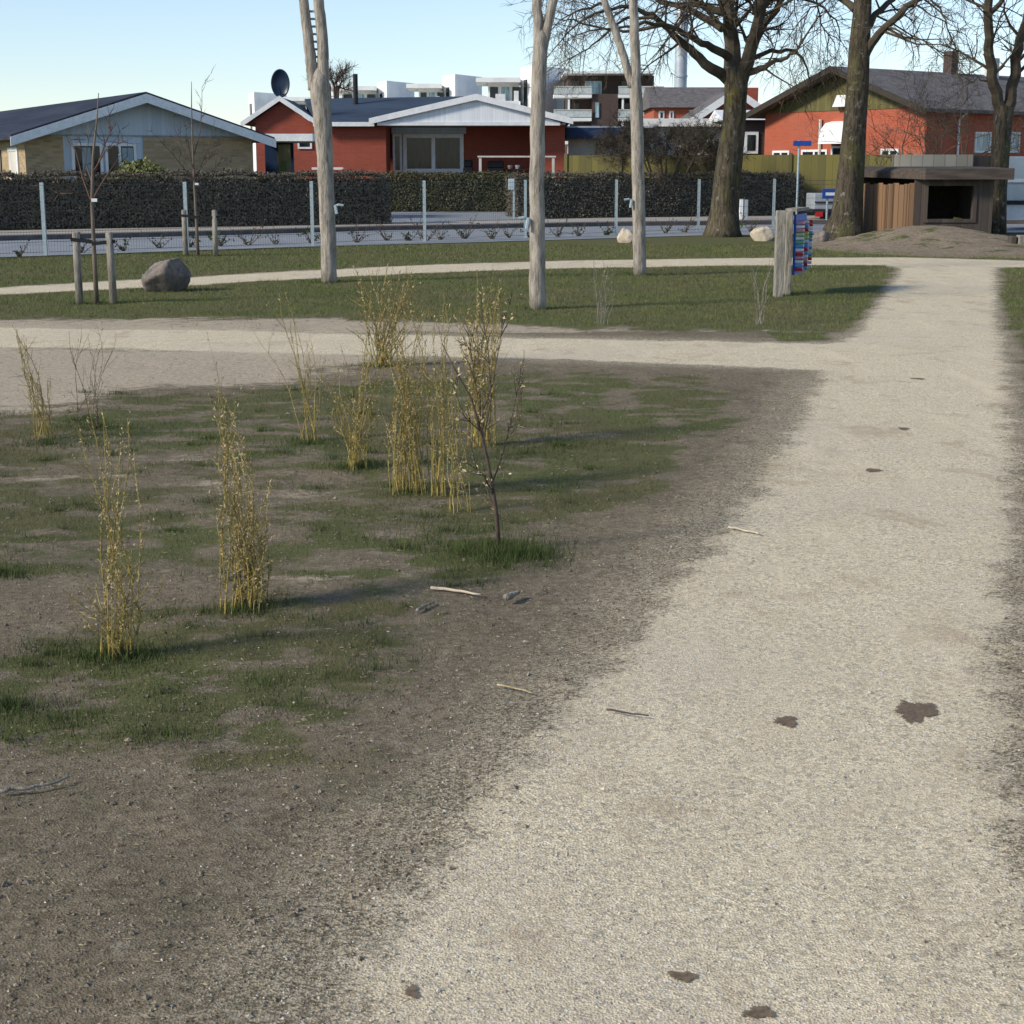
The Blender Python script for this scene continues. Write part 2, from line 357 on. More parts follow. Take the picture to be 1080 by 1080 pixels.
ys = axis([(-12, 2, 1.0), (2, 12.5, .055), (12.5, 26, .13), (26, 46, .35), (46, 90, 2.2), (90, 1800, 90)])
xh = axis([(0, 3.3, .055), (3.3, 9, .15), (9, 26, .5), (26, 80, 4), (80, 1500, 100)])
xs = np.concatenate([-xh[:0:-1], xh])
GX, GY = np.meshgrid(xs, ys); nx = len(xs)
pd, gr, sn = fields(GX, GY)
bare = 1 - sstep(-.1, .25, pd)
def zfield(X, Y, pdv):
    b = 1 - sstep(-.3, .3, pdv)
    z = (fbm(X, Y, 1.3, 21) - .5) * .035 * b + (fbm(X, Y, 7, 31, 3) - .5) * .022 * (b * .9 + .12) + (fbm(X, Y, .5, 41, 2) - .5) * .02
    return z * (1 - sstep(26, 30, Y)) * (1 - sstep(30, 60, abs(X)))
GZ = zfield(GX, GY, pd)
V = np.stack([GX, GY, GZ], -1).reshape(-1, 3)
ii, jj = np.meshgrid(np.arange(len(ys) - 1), np.arange(nx - 1), indexing='ij')
q = np.stack([ii * nx + jj, ii * nx + jj + 1, (ii + 1) * nx + jj + 1, (ii + 1) * nx + jj], -1).reshape(-1, 4)
pv = pd.ravel(); inpath = pv[q].mean(1) > 0
def groundmat():
    m, n, b = newmat('earth, grass and gravel'); g = NG(n); co = g.coord('Object')
    pda, ga, sa = g.attr('pathd'), g.attr('grassy'), g.attr('sandy')
    nb = g.noise(co, 3.2, 6, .7); nf = g.noise(co, 26, 5, .75); nff = g.noise(co, 110, 4, .8); big = g.noise(co, .55, 3, .5)
    sep = n.nodes.new('ShaderNodeSeparateColor'); n.links.new(g.vor(co, 150), sep.inputs[0])
    vr, vg_ = sep.outputs[0], sep.outputs[1]
    sep2 = n.nodes.new('ShaderNodeSeparateColor'); n.links.new(g.vor(co, 62), sep2.inputs[0]); vb = sep2.outputs[0]
    # gravel
    gc = g.mix(g.smooth(vr, 0, 1), (.46, .395, .275), (.86, .745, .52))
    gc = g.mix(g.smooth(vb, .75, 1, 0, .6), gc, (.29, .26, .21)); gc = g.mix(g.smooth(vg_, .93, .97, 0, .8), gc, (.74, .71, .64))
    gc = g.mix(g.smooth(nb, .42, .7, 0, .45), gc, (.60, .50, .345), 'MIX'); gc = g.mix(g.smooth(nf, .5, .75, 0, .45), gc, (.37, .31, .225))
    gc = g.mix(g.smooth(big, .45, .65, 0, .35), gc, (.54, .47, .365))
    smr = g.noise(g.coord('Object', (1, .7, 1)), 2.1, 7, .72, .5); gc = g.mix(g.smooth(smr, .53, .66, 0, .6), gc, (.42, .32, .21))
    trk = g.noise(g.coord('Object', (2.2, .35, 1)), 1.5, 5, .65, .3); gc = g.mix(g.smooth(trk, .52, .68, 0, .4), gc, (.78, .67, .48)); gc = g.mix(g.smooth(g.noise(co, 6.5, 6, .8), .6, .72, 0, .55), gc, (.33, .29, .22))
    # earth
    dc = g.mix(g.smooth(nf, .35, .65), (.125, .102, .068), (.25, .205, .14)); dc = g.mix(g.smooth(nb, .35, .7, 0, .6), dc, (.185, .15, .10))
    dc = g.mix(g.smooth(vr, .84, .99, 0, .5), dc, (.34, .30, .23)); dc = g.mix(g.smooth(nff, .3, .48, .5, 0), dc, (.035, .03, .024))
    st = g.noise(g.coord('Object', (1, 1, 1)), 60, 3, .8, 2.5); dc = g.mix(g.smooth(st, .58, .68, 0, .45), dc, (.27, .25, .18)); dc = g.mix(g.smooth(g.noise(co, 1.7, 6, .75), .5, .66, 0, .55), dc, (.105, .10, .06)); dc = g.mix(g.smooth(g.noise(co, 2.6, 7, .8, .6), .56, .66, 0, .6), dc, (.075, .063, .05)); dc = g.mix(g.smooth(g.noise(co, 4.3, 6, .8, .4), .55, .68, 0, .5), dc, (.33, .29, .225))
    sc = g.mix(g.smooth(nf, .35, .7), (.58, .49, .36), (.35, .29, .205)); sc = g.mix(g.smooth(nff, .35, .6, .4, 0), sc, (.15, .13, .10))
    gs = g.mix(g.smooth(nff, .3, .7), (.065, .072, .028), (.165, .15, .075)); gs = g.mix(g.smooth(nb, .35, .7, 0, .55), gs, (.15, .13, .065)); gs = g.mix(g.smooth(big, .4, .6, 0, .4), gs, (.08, .12, .03))
    mid = g.noise(g.coord('Object', (.6, 1, 1)), 11, 5, .7); jit = g.math('ADD', g.math('MULTIPLY', g.math('SUBTRACT', nf, .5), .8), g.math('MULTIPLY', g.math('SUBTRACT', mid, .5), 1.3))
    col = g.mix(g.smooth(g.math('ADD', sa, g.math('MULTIPLY', jit, 1.1)), .35, .75), dc, sc)
    col = g.mix(g.smooth(g.math('ADD', ga, jit), .30, .62), col, gs)
    pj = g.math('ADD', pda, g.math('ADD', g.math('MULTIPLY', g.math('SUBTRACT', nb, .5), .5), g.math('ADD', g.math('MULTIPLY', g.math('SUBTRACT', nf, .5), .28), g.math('MULTIPLY', g.math('SUBTRACT', nff, .5), .32))))
    fr = g.math('MULTIPLY', g.smooth(g.math('SUBTRACT', pj, g.math('MULTIPLY', ga, .5)), -.55, .02), g.smooth(g.math('ADD', vr, g.math('MULTIPLY', nf, .8)), .72, 1.05, 0, .8)); col = g.mix(fr, col, g.mix(.35, gc, (.16, .14, .10)))
    pm = g.smooth(pj, -.07, .07)
    col = g.mix(pm, col, gc)
    n.links.new(col, b.inputs['Base Color']); b.inputs['Roughness'].default_value = .95; b.inputs['Specular IOR Level'].default_value = .08
    h = g.math('ADD', g.math('MULTIPLY', nf, 1.0), g.math('ADD', g.math('MULTIPLY', nff, .5), g.math('MULTIPLY', g.vor(co, 150, 'Distance'), .35)))
    g.bump(h, .55, .018, b); return m
M['ground'] = groundmat()
def split(name, sel):
    qq = q[sel]; used = np.unique(qq); mp = np.full(len(V), -1); mp[used] = np.arange(len(used)); qq = mp[qq]
    me = bpy.data.meshes.new(name); me.vertices.add(len(used)); me.vertices.foreach_set('co', V[used].astype(np.float32).ravel())
    me.loops.add(qq.size); me.loops.foreach_set('vertex_index', qq.ravel().astype(np.int32)); me.polygons.add(len(qq))
    me.polygons.foreach_set('loop_start', np.arange(0, qq.size, 4, dtype=np.int32))
    try: me.polygons.foreach_set('loop_total', np.full(len(qq), 4, dtype=np.int32))
    except Exception: pass
    me.update(calc_edges=True); me.polygons.foreach_set('use_smooth', [True] * len(qq))
    for an, arr in (('pathd', pv), ('grassy', gr.ravel()), ('sandy', sn.ravel())):
        a = me.attributes.new(an, 'FLOAT', 'POINT'); a.data.foreach_set('value', arr[used].astype(np.float32))
    me.materials.append(M['ground']); o = bpy.data.objects.new(name, me); COL.objects.link(o); return struct(o)
split('ground', ~inpath); split('gravel_path', inpath)

# ------------------------------------------------------------ road, kerb, pavement
NEAR = [(-500,291),(-200,280),(0,272),(300,261.5),(500,256),(730,249),(900,246.5),(1300,245)]
KERB = [(-500,269),(-200,260.5),(0,254.5),(240,248.5),(400,243.5),(640,239),(840,237),(1300,236.5)]
PAVE = [(-500,261),(-200,254),(0,248),(240,243),(400,239),(640,233.5),(840,231),(1300,230)]
def strip(name, a, b, m, z, th=None):
    A = [G(*p)[:2] for p in a]; B = [G(*p)[:2] for p in b]; k = len(A)
    mb = MB().slab(A + B[::-1], z - (th or .0), z) if th else MB().add([(x, y, z) for x, y in A + B[::-1]], [tuple(range(2 * k))])
    return struct(mb.build(name, m))
strip('road', NEAR, KERB, M['asphalt'], .012)
k2 = [(x, y - 1.2) for x, y in KERB]
strip('kerb', KERB, k2, M['kerb'], .12, .16)
strip('pavement', k2, PAVE, M['paving'], .115, .15)
strip('driveway', [(412,239),(560,236)], [(412,223),(560,222)], M['asphalt'], .118)

# ------------------------------------------------------------ fence with wire mesh
FA, FB = G(50, 270), G(735, 245); fd = (FB - FA); fd /= np.linalg.norm(fd)
def fence_at(px):
    v = ray(px, 300)[0] / ray(px, 300)[1]   # x/y of the column near the ground
    t = (v * FA[1] - FA[0]) / (fd[0] - v * fd[1]); return FA + t * fd, t
t0 = fence_at(50)[1]; step = (fence_at(735)[1] - t0) / 6.0
fen = thing('mesh_fence', 'galvanised wire mesh fence with slim steel posts along the near side of the road', 'fence')
ts = [t0 + step * k for k in range(-3, 15)]
for t in ts:
    p = FA + fd * t; tilt = 0
    MB().box(p[0] - .035, p[0] + .035, p[1] - .03, p[1] + .03, 0, 1.38).build('post', M['metal'], fen)
for a, b in zip(ts[:-1], ts[1:]):
    mb = MB(); p, r = FA + fd * (a + .05), FA + fd * (b - .05); off = np.array([fd[1], -fd[0], 0]) * .045
    for z in (.08, .27, .46, .65, .84, 1.03, 1.22, 1.33):
        mb.tube([p + off + (0, 0, z), r + off + (0, 0, z)], .0038, 4, False)
    L = b - a - .1
    for k in range(int(L / .06) + 1):
        c = p + off * 1.15 + fd * (k * .06); mb.tube([c + (0, 0, .05), c + (0, 0, 1.36)], 0.0022, 3, False)
    mb.build('mesh_panel', M['wire'], fen)

# ------------------------------------------------------------ hedges
def leafcloud(pts, nrm, size, jit=.6):
    """quads at pts, facing roughly nrm"""
    n = len(pts); nrm = nrm + rng.normal(0, jit, (n, 3)); nrm /= np.linalg.norm(nrm, axis=1)[:, None] + 1e-9
    a = np.cross(nrm, rng.normal(0, 1, (n, 3))); a /= np.linalg.norm(a, axis=1)[:, None] + 1e-9; b = np.cross(nrm, a)
    s = size * rng.uniform(.6, 1.3, (n, 1)); t = s * rng.uniform(.45, .8, (n, 1))
    return np.stack([pts - a * s, pts - b * t, pts + a * s, pts + b * t], 1).reshape(-1, 3)
def hedge(name, label, A, B, depth, h, m, n, group=None, wav=.05, size=.035):
    A = np.array([A[0], A[1], 0.]); B = np.array([B[0], B[1], 0.]); d = B - A; L = np.linalg.norm(d); d /= L; nn = np.array([d[1], -d[0], 0])
    o = thing(name, label, 'hedge', (A + B) / 2, 0, group); base = (A + B) / 2
    A = A - base; B = B - base
    core = MB(); i_ = .06
    c = [A + d * i_ - nn * i_, B - d * i_ - nn * i_, B - d * i_ - nn * (depth - i_), A + d * i_ - nn * (depth - i_)]
    core.slab([(p[0], p[1]) for p in c], .02, h - i_).build('branches', M['hedgecore'], o)
    area = [L * h, L * depth, depth * h, depth * h]; tot = sum(area)
    P_, N_ = [], []
    for k, ar in enumerate(area):
        c_ = int(n * ar / tot); u = rng.random(c_); v = rng.random(c_)
        if k == 0: p = A + np.outer(u * L, d) + np.outer(v * h, (0, 0, 1)); nr = np.tile(nn, (c_, 1))
        elif k == 1: p = A + np.outer(u * L, d) - np.outer(v * depth, nn) + np.array([0, 0, h]); nr = np.tile((0, 0, 1.), (c_, 1))
        elif k == 2: p = A - np.outer(u * depth, nn) + np.outer(v * h, (0, 0, 1)); nr = np.tile(-d, (c_, 1))
        else: p = B - np.outer(u * depth, nn) + np.outer(v * h, (0, 0, 1)); nr = np.tile(d, (c_, 1))
        s_ = p @ d; dz = (vnoise(s_, p[:, 2], 2.2, 3) - .5) * wav * 2
        p = p + nr * (dz[:, None] + np.abs(rng.normal(0, .035, (c_, 1))) * (1.6 if k == 1 else .6)); P_.append(p); N_.append(nr)
    p = np.concatenate(P_); nr = np.concatenate(N_)
    tri_mesh('foliage', leafcloud(p, nr, size), 4, m, o)
    return o
hg = 'clipped hedges in front of the gardens'
hedge('hedge', 'long dark brown clipped hedge in front of the pale gabled house', G(-160, 250), G(411, 240.5), 1.1, 1.44, M['hedge'], 42000, hg)
hedge('hedge', 'greener clipped hedge set back behind the driveway in front of the porch house', G(405, 227), G(548, 226.5), 1.0, 1.42, M['hedgegreen'], 15000, hg)
hedge('hedge', 'dark brown clipped hedge behind the middle posts, between driveway and large tree', G(546, 233), G(846, 230), 1.3, 1.42, M['hedge'], 22000, hg)
hedge('hedge', 'taller rounded dark green hedge end beside the street sign, right of the large tree', G(795, 229.5), G(858, 229), 1.2, 1.42, M['hedgegreen'], 7000, hg)

# ------------------------------------------------------------ generic house pieces
def window(parent, x0, x1, z0, z1, y, mullions=(), fr=.06, glass='glass', frame='white', name='window'):
    """frontal window standing in the plane y (outside towards -y)"""
    mb = MB(); e = .05
    mb.box(x0, x1, y - e, y + .02, z0, z0 + fr); mb.box(x0, x1, y - e, y + .02, z1 - fr, z1)
    mb.box(x0, x0 + fr, y - e, y + .02, z0 + fr, z1 - fr); mb.box(x1 - fr, x1, y - e, y + .02, z0 + fr, z1 - fr)
    for mx in mullions: mb.box(mx - fr * .5, mx + fr * .5, y - e, y + .02, z0 + fr, z1 - fr)
    f = mb.build(name, M[frame], parent)
    MB().box(x0 + fr * .8, x1 - fr * .8, y - .015, y + .03, z0 + fr * .8, z1 - fr * .8).build('pane', M[glass], f)
    return f
def gable_roof(mb, xc, half, zr, ze, y0, y1, th=.14):
    mb.prism([(xc - half, ze), (xc, zr), (xc, zr + th), (xc - half, ze + th)], y0, y1)
    mb.prism([(xc, zr), (xc + half, ze), (xc + half, ze + th), (xc, zr + th)], y0, y1)
def barge(mb, xc, half, zr, ze, y, hgt=.24, th=.04):
    for s in (-1, 1):
        a = [(xc, zr), (xc + s * half, ze), (xc + s * half, ze - hgt), (xc, zr - hgt)]
        if s > 0: a = a[::-1]
        mb.prism([(a[0][0], a[0][1]), a[1], a[2], a[3]][::-1], y, y + th)

# ---- house with the pale gable (left)
pk = P(148, 99, 48.5); Hz = pk[2]; W2 = 3.42; HL = 24
h1 = thing('gabled_bungalow', 'yellow brick bungalow with pale grey boarded gable and dark felt roof, far left', 'house', (pk[0], pk[1], 0), R(30))
ze = 2.62; ov = .5
slope = (Hz - ze) / W2 * .93; zr = Hz - .1; zo = zr - slope * (W2 + ov)
mb = MB(); mb.box(-W2, -W2 + .25, 0, HL, 0, ze); mb.box(W2 - .25, W2, 0, HL, 0, ze); mb.box(-W2 + .25, W2 - .25, HL - .25, HL, 0, ze)
mb.box(-W2 + .25, -2.33, 0, .25, 0, ze); mb.box(.02, W2 - .25, 0, .25, 0, ze)
mb.build('wall', M['brickyellow'], h1)
mb = MB(); mb.prism([(-W2, ze), (W2, ze), (W2, zr - slope * W2 - .02), (0, zr - .02), (-W2, zr - slope * W2 - .02)], -.02, .2)
mb.box(-2.33, .02, .03, .2, 0, ze)
mb.build('gable_panel', M['greyblue'], h1)
mb = MB(); gable_roof(mb, 0, W2 + ov, zr, zo, -.55, HL + .5); mb.build('roof', M['roofdark'], h1)
mb = MB(); barge(mb, 0, W2 + ov + .02, zr + .08, zo + .08, -.60, .25); mb.build('bargeboard', M['fascia'], h1)
window(h1, -2.1, -1.2, .8, 2.38, .03, (), .08); window(h1, -1.13, -.2, .8, 2.38, .03, (-.7,), .08)
for a, c in ((-1.8, -1.55), (-.62, -.3)): MB().box(a, c, .0, .012, .9, 2.25).build('curtain', M['curtain'], h1)
# side windows on the sunny wall
mb = MB(); mb.box(-W2 - .05, -W2, .75, .9, .1, 2.25); mb.box(-W2 - .05, -W2, .9, 1.9, 2.15, 2.25); mb.build('door_frame', M['white'], h1)
MB().box(-W2 - .03, -W2, .9, 1.9, .1, 2.15).build('door', M['offwhite'], h1)
MB().box(-W2 - .04, -W2, 2.9, 4.4, 1.0, 2.2).build('window', M['glass'], h1)
# carport between the houses
cx0 = P(262, 150, 51)[0]; cx1 = P(331, 150, 51)[0]
cpz = P(300, 149, 51)[2]
c1 = thing('carport', 'flat roofed carport with pale beam and dark interior between the two left houses', 'carport', (cx0, 51, 0), 0)
wd = cx1 - cx0
MB().box(.02, wd, -.3, 3.5, cpz, cpz + .22).build('roof', M['fascia'], c1)
MB().box(.02, .95, 3.2, 3.35, 0, cpz).build('back_wall', M['navy'], c1)
MB().box(.5, .9, 2.6, 2.75, 0, cpz).build('side_panel', M['darkwood'], c1)
MB().box(.92, 1.28, -.1, .1, 0, cpz - .1).build('post', M['olivegable'], c1)
MB().box(1.0, 1.16, -.13, -.1, 1.5, 1.9).build('meter_box', M['darkleaf'], c1)

# ---- house with the porch (middle left)
Y2 = 64.0
X = lambda px, Y=Y2: P(px, 150, Y)[0]
Z = lambda py, Y=Y2: P(400, py, Y)[2]
h2 = thing('porch_bungalow', 'orange red brick bungalow with blue grey roof and wide white porch gable, centre left', 'house', (X(395), Y2, 0), 0)
ox = X(395)
def hb(mb, a, b, y0, y1, z0, z1): return mb.box(X(a) - ox, X(b) - ox, y0, y1, z0, z1)
ze = Z(129); zr = Z(104)
mb = MB(); hb(mb, 270, 400, 0, .3, 0, ze); mb.box(X(270) - ox, X(270) - ox + .3, .3, 8, 0, ze); hb(mb, 272, 600, 8, 8.3, 0, ze)
hb(mb, 400, 407, 0, 2.2, 0, ze)
xc = X(297) - ox; hw = X(333) - X(297)
mb.prism([(xc - hw * .86, ze), (xc + hw * .86, ze), (xc, zr + .35 * 0 - .12)], .02, .28)
mb.build('wall', M['brickred'], h2)
mb = MB(); hb(mb, 487, 574, 2.2, 2.45, 0, ze); hb(mb, 574, 596, .1, 7.9, 0, ze); hb(mb, 409, 487, 2.2, 2.45, 0, Z(184)); mb.build('porch_wall', M['brickred'], h2)
mb = MB(); gable_roof(mb, xc, hw + .15, zr - .06, ze - .1, -.25, 4.0, .12)
A0 = X(300) - ox; A1 = X(597) - ox
mb.add([(hw + xc + .1, -.35, ze - .02), (X(420) - ox, -.35, ze - .02), (X(505) - ox, 4.2, Z(101, Y2 + 4)), (A0 + .3, 4.2, Z(104, Y2 + 4)),
        (hw + xc + .1, -.35, ze - .14), (X(420) - ox, -.35, ze - .14), (X(505) - ox, 4.2, Z(101, Y2 + 4) - .12), (A0 + .3, 4.2, Z(104, Y2 + 4) - .12)],
       [(0, 1, 2, 3), (7, 6, 5, 4), (0, 4, 5, 1), (1, 5, 6, 2), (2, 6, 7, 3), (3, 7, 4, 0)])
zt = Z(104, Y2 + 4)
mb.add([(A0 + .3, 4.2, zt), (X(505) - ox, 4.2, Z(101, Y2 + 4)), (A1, 8.7, ze), (A0, 8.7, ze)], [(3, 2, 1, 0)])
xg = X(503) - ox; gl = X(503) - X(393); gr_ = X(602) - X(503)
zg = Z(103, Y2 - .8)
mb.prism([(xg - gl, ze - .02), (xg, zg), (xg, zg + .12), (xg - gl, ze + .1)], -.9, 5)
mb.prism([(xg, zg), (xg + gr_, ze - .02), (xg + gr_, ze + .1), (xg, zg + .12)], -.9, 8.5)
mb.build('roof', M['roofblue'], h2)
mb = MB()
for s, L_ in ((-1, gl), (1, gr_)):
    a = [(xg, zg + .14), (xg + s * (L_ + .05), ze + .12), (xg + s * (L_ + .05), ze - .10), (xg, zg - .09)]
    mb.prism(a if s < 0 else a[::-1], -.96, -.905)
a0 = hw + .2
for s in (-1, 1):
    a = [(xc, zr + .1), (xc + s * a0, ze + .0), (xc + s * a0, ze - .2), (xc, zr - .1)]; mb.prism(a if s < 0 else a[::-1], -.31, -.255)
mb.box(X(332) - ox, X(396) - ox, -.43, -.355, ze - .16, ze + .0)
mb.build('bargeboard', M['white'], h2)
mb = MB(); mb.prism([(xg - gl + .45, ze - .02), (xg + gr_ - .45, ze - .02), (xg, zg - .02)], -.80, -.6); mb.build('gable_panel', M['whiteboard'], h2)
mb = MB(); hb(mb, 400, 590, -.85, -.55, ze - .14, ze - .025); mb.build('porch_beam', M['white'], h2)
mb = MB(); hb(mb, 402, 596, -.5, 2.2, ze - .1, ze - .03); mb.build('porch_ceiling', M['whiteboard'], h2)
zb, ztp = Z(182), Z(140)
window(h2, X(409, Y2 + 2.2) - ox + .2, X(424, Y2 + 2.2) - ox, zb, ztp, 2.18, (), .09, name='door')
window(h2, X(425, Y2 + 2.2) - ox, X(489, Y2 + 2.2) - ox, zb, ztp, 2.18, (X(457, Y2 + 2.2) - ox,), .15)
hb(MB(), 409, 490, 2.1, 2.19, ztp + .01, ze - .14).build('window_head', M['greyblue'], h2)
window(h2, X(314) - ox, X(329) - ox, Z(157), Z(142), -.005, (), .07)
mb = MB(); hb(mb, 330, 363, -.6, -.2, Z(179), Z(176.5)); mb.build('window_ledge', M['white'], h2)
zc = Z(78, Y2 + 3)
MB().tube([(X(376, Y2 + 3) - ox, 3, zt - .6), (X(376, Y2 + 3) - ox, 3, zc)], .10, 10).build('flue_pipe', M['black'], h2)
# satellite dish on the ridge of the small gable
dp = P(296, 88, Y2 + .3)
ds = thing('satellite_dish', 'dark navy oval satellite dish standing on the small left gable peak', 'satellite dish', (dp[0], dp[1], zr - .1))
rr = .53; prof = [(0, .0), (.25, .02), (.45, .07), (.5, .11)]
vs = [(0, 0, 0)]; fs = []
for k, (r_, d_) in enumerate(prof[1:]):
    for j in range(24): an = j * math.pi / 12; vs.append((.66 * r_ * 1.04 * math.cos(an), -d_, r_ * 1.04 * math.sin(an)))
fs = [(0, 1 + j, 1 + (j + 1) % 24) for j in range(24)] + [(1 + k * 24 + j, 1 + (k + 1) * 24 + j, 1 + (k + 1) * 24 + (j + 1) % 24, 1 + k * 24 + (j + 1) % 24) for k in range(2) for j in range(24)]
dd = dp[2] - (zr - .1)
do = mesh('dish', [(x, y, z + dd) for x, y, z in vs], fs, M['dishblue'], ds, True); sm = do.modifiers.new('s', 'SOLIDIFY'); sm.thickness = .03
MB().tube([(0, .1, 0), (0, .1, dd), ], .03, 8).build('mast', M['metal'], ds)
MB().tube([(0, 0, dd - .45), (0, -.35, dd - .15)], .015, 6).build('feed_arm', M['black'], ds)
# terrace things
yt = Y2 - .6
tb = thing('terrace_railing', 'pale wooden rail frame on the porch terrace of the red house', 'railing', (X(505, yt), yt, 0))
L_ = X(585, yt) - X(505, yt)
for a in (0, L_ - .1): MB().box(a, a + .1, 0, .1, 0, Z(166, yt)).build('post', M['offwhite'], tb)
MB().box(-.05, L_ + .05, -.03, .12, Z(166, yt), Z(166, yt) + .06).build('top_rail', M['offwhite'], tb)
for lab, pxa, pxb, top, mm in (('black covered barbecue with rounded lid near the glass doors of the porch', 488, 499, 168, 'black'), ('black covered garden chair stack behind the pale terrace rail', 513, 532, 169, 'black')):
    y = Y2 + .4; b = thing('garden_grill' if pxa == 488 else 'covered_chairs', lab, 'grill' if pxa == 488 else 'garden furniture', (X(pxa, y), y, 0))
    ww = X(pxb, y) - X(pxa, y); tz = Z(top, y)
    mb = MB(); mb.box(0, ww, 0, .6, .75, tz - .3); mb.slab([(.03, .05), (ww - .03, .05), (ww - .03, .55), (.03, .55)], tz - .3, [tz - .06, tz - .02, tz, tz - .03]); mb.build('cover', M[mm], b, bevel=.05)
    for (a, c) in ((.04, .04), (ww - .1, .04), (.04, .5), (ww - .1, .5)): MB().box(a, a + .06, c, c + .06, 0, .75).build('leg', M['black'], b)
tbl = thing('garden_table', 'long low black garden table with small white pots on the porch terrace', 'table', (X(535), Y2 + .2, 0))
ww = X(570) - X(535); MB().box(0, ww, 0, .8, Z(178) - .05, Z(178)).build('tabletop', M['black'], tbl)
for (a, c) in ((.05, .05), (ww - .12, .05), (.05, .68), (ww - .12, .68)): MB().box(a, a + .07, c, c + .07, 0, Z(178) - .05).build('leg', M['black'], tbl)
for k, px in enumerate((538, 546)):
    o = MB().tube([(0, 0, 0), (0, 0, .08), (0, 0, .14)], [.07, .1, .11], 12).build('flower_pot', M['white'] if k else M['stonebeige']); o.location = (X(px), Y2 + .5, Z(178))
    tag(o, ['small beige flower pot at the left end of the black porch table', 'small white flower pot on the black porch table'][k], 'flower pot')

# ---- orange house at the right
C0 = P(978, 113, 58.0)
ez = C0[2]; rz3 = math.atan2(-.799, .602)       # local +x along the gable towards the near corner
h3 = thing('orange_brick_house', 'bright orange brick house with olive timber gable and weathered grey tiled roof', 'house', (C0[0], C0[1], 0), rz3)
gw = 7.8; dpth = 11.5; zrid = P(880, 74, 61.1)[2]
# local: x from -gw..0 (gable), y = into the ridge direction
mb = MB(); mb.box(-gw, -.01, 0, .3, 0, ez); mb.box(-gw, -gw + .3, .3, dpth, 0, ez); mb.box(-gw + .3, -.3, dpth - .3, dpth, 0, ez)
mb.build('gable_wall', M['brickorange'], h3)
mb = MB(); mb.box(-.3, 0, .02, dpth, 0, ez - .03); mb.build('wall', M['brickorange'], h3)
mb = MB(); mb.prism([(-gw, ez), (0, ez), (-gw / 2, zrid - .1)], -.03, .25); mb.build('gable_panel', M['olivegable'], h3)
sl3 = (zrid - ez) / (gw / 2); oh = .5
mb = MB(); gable_roof(mb, -gw / 2, gw / 2 + oh, zrid, zrid - sl3 * (gw / 2 + oh), -.7, dpth + .4, .12); mb.build('roof', M['rooftile'], h3)
mb = MB(); barge(mb, -gw / 2, gw / 2 + oh + .02, zrid + .13, zrid + .13 - sl3 * (gw / 2 + oh + .02), -.75, .22); mb.build('bargeboard', M['darkwood'], h3)
def on_wall(px, Y=52):      # local x on the gable wall for a photo column
    v = (px - 540) / FPX / cp; d = np.array([-.602, .799])
    t = (C0[0] - v * C0[1]) / (v * d[1] - d[0]); return -t, C0[1] + d[1] * t
def zat(py, Y): return P(900, py, Y)[2]
# half-round awning
x0, y_ = on_wall(861); x1, _ = on_wall(893)
aw = MB(); prof = [(0, zat(128, y_)), (-.35, zat(130, y_)), (-.6, zat(137, y_)), (-.72, zat(152, y_)), (0, zat(152, y_))]
vs = [(x0, p[0], p[1]) for p in prof] + [(x1, p[0], p[1]) for p in prof]; k = len(prof)
aw.add(vs, [tuple(range(k)), tuple(range(2 * k - 1, k - 1, -1))] + [(i, i + k, (i + 1) % k + k, (i + 1) % k) for i in range(k)])
aw.build('awning', M['bwhite'], h3)
x0, y_ = on_wall(867); x1, _ = on_wall(893)
MB().prism([(x0, zat(113, y_)), (x1, zat(113, y_)), (x1, zat(101, y_)), (x0 + .2, zat(101, y_))], -.35, -.04).build('gable_window', M['bwhite'], h3)
for a, b_, ta, tb_ in ((862, 889, 154, 175), (912, 930, 157, 175), (832, 858, 158, 175), (803, 820, 159, 175)):
    x0, y_ = on_wall(a); x1, y2_ = on_wall(b_)
    window(h3, x0, x1, zat(tb_, y_) - .3, zat(ta, y_), -.005, ((x0 + x1) / 2,), .08)
x0, y_ = on_wall(851); MB().tube([(x0, -.08, 1.2), (x0, -.08, zat(126, y_))], .06, 6).build('downpipe', M['offwhite'], h3)
# side wall windows, dormer and chimneys: side wall at local x=0, y along ridge
def on_side(px):
    v = (px - 540) / FPX / cp; d = np.array([.799, .602]); t = (C0[0] - v * C0[1]) / (v * d[1] - d[0]); return t, C0[1] + d[1] * t
for a, b_ in ((1005, 1021), (1034, 1050)):
    y0, Ya = on_side(a); y1, _ = on_side(b_); za, zb_ = zat(161, Ya), zat(139, Ya)
    mb = MB(); mb.box(-.02, .05, y0, y1, za, za + .07); mb.box(-.02, .05, y0, y1, zb_ - .07, zb_); mb.box(-.02, .05, y0, y0 + .07, za + .07, zb_ - .07); mb.box(-.02, .05, y1 - .07, y1, za + .07, zb_ - .07)
    f = mb.build('window', M['white'], h3); MB().box(-.02, .02, y0 + .05, y1 - .05, za + .05, zb_ - .05).build('pane', M['glassblue'], f)
y0, Ya = on_side(987); MB().tube([(.08, y0, .5), (.08, y0, ez - .4), (.35, y0 + .2, ez - .05)], .045, 6).build('downpipe', M['white'], h3)
def ridge_pt(px):
    b0 = C0[:2] + np.array([-.602, .799]) * gw / 2; v = (px - 540) / FPX / cp; d = np.array([.799, .602]); t = (b0[0] - v * b0[1]) / (v * d[1] - d[0]); return t, b0[1] + d[1] * t
t, Yr = ridge_pt(977); MB().box(-gw / 2 - .2, -gw / 2 + .2, t - .2, t + .2, zrid - .4, zat(54, Yr)).build('chimney', M['brickdark'], h3)
t, Yr = ridge_pt(1012); MB().box(-gw / 2 + .1, -gw / 2 + .5, t - .2, t + .2, zrid - .5, zat(62, Yr)).build('chimney', M['offwhite'], h3)

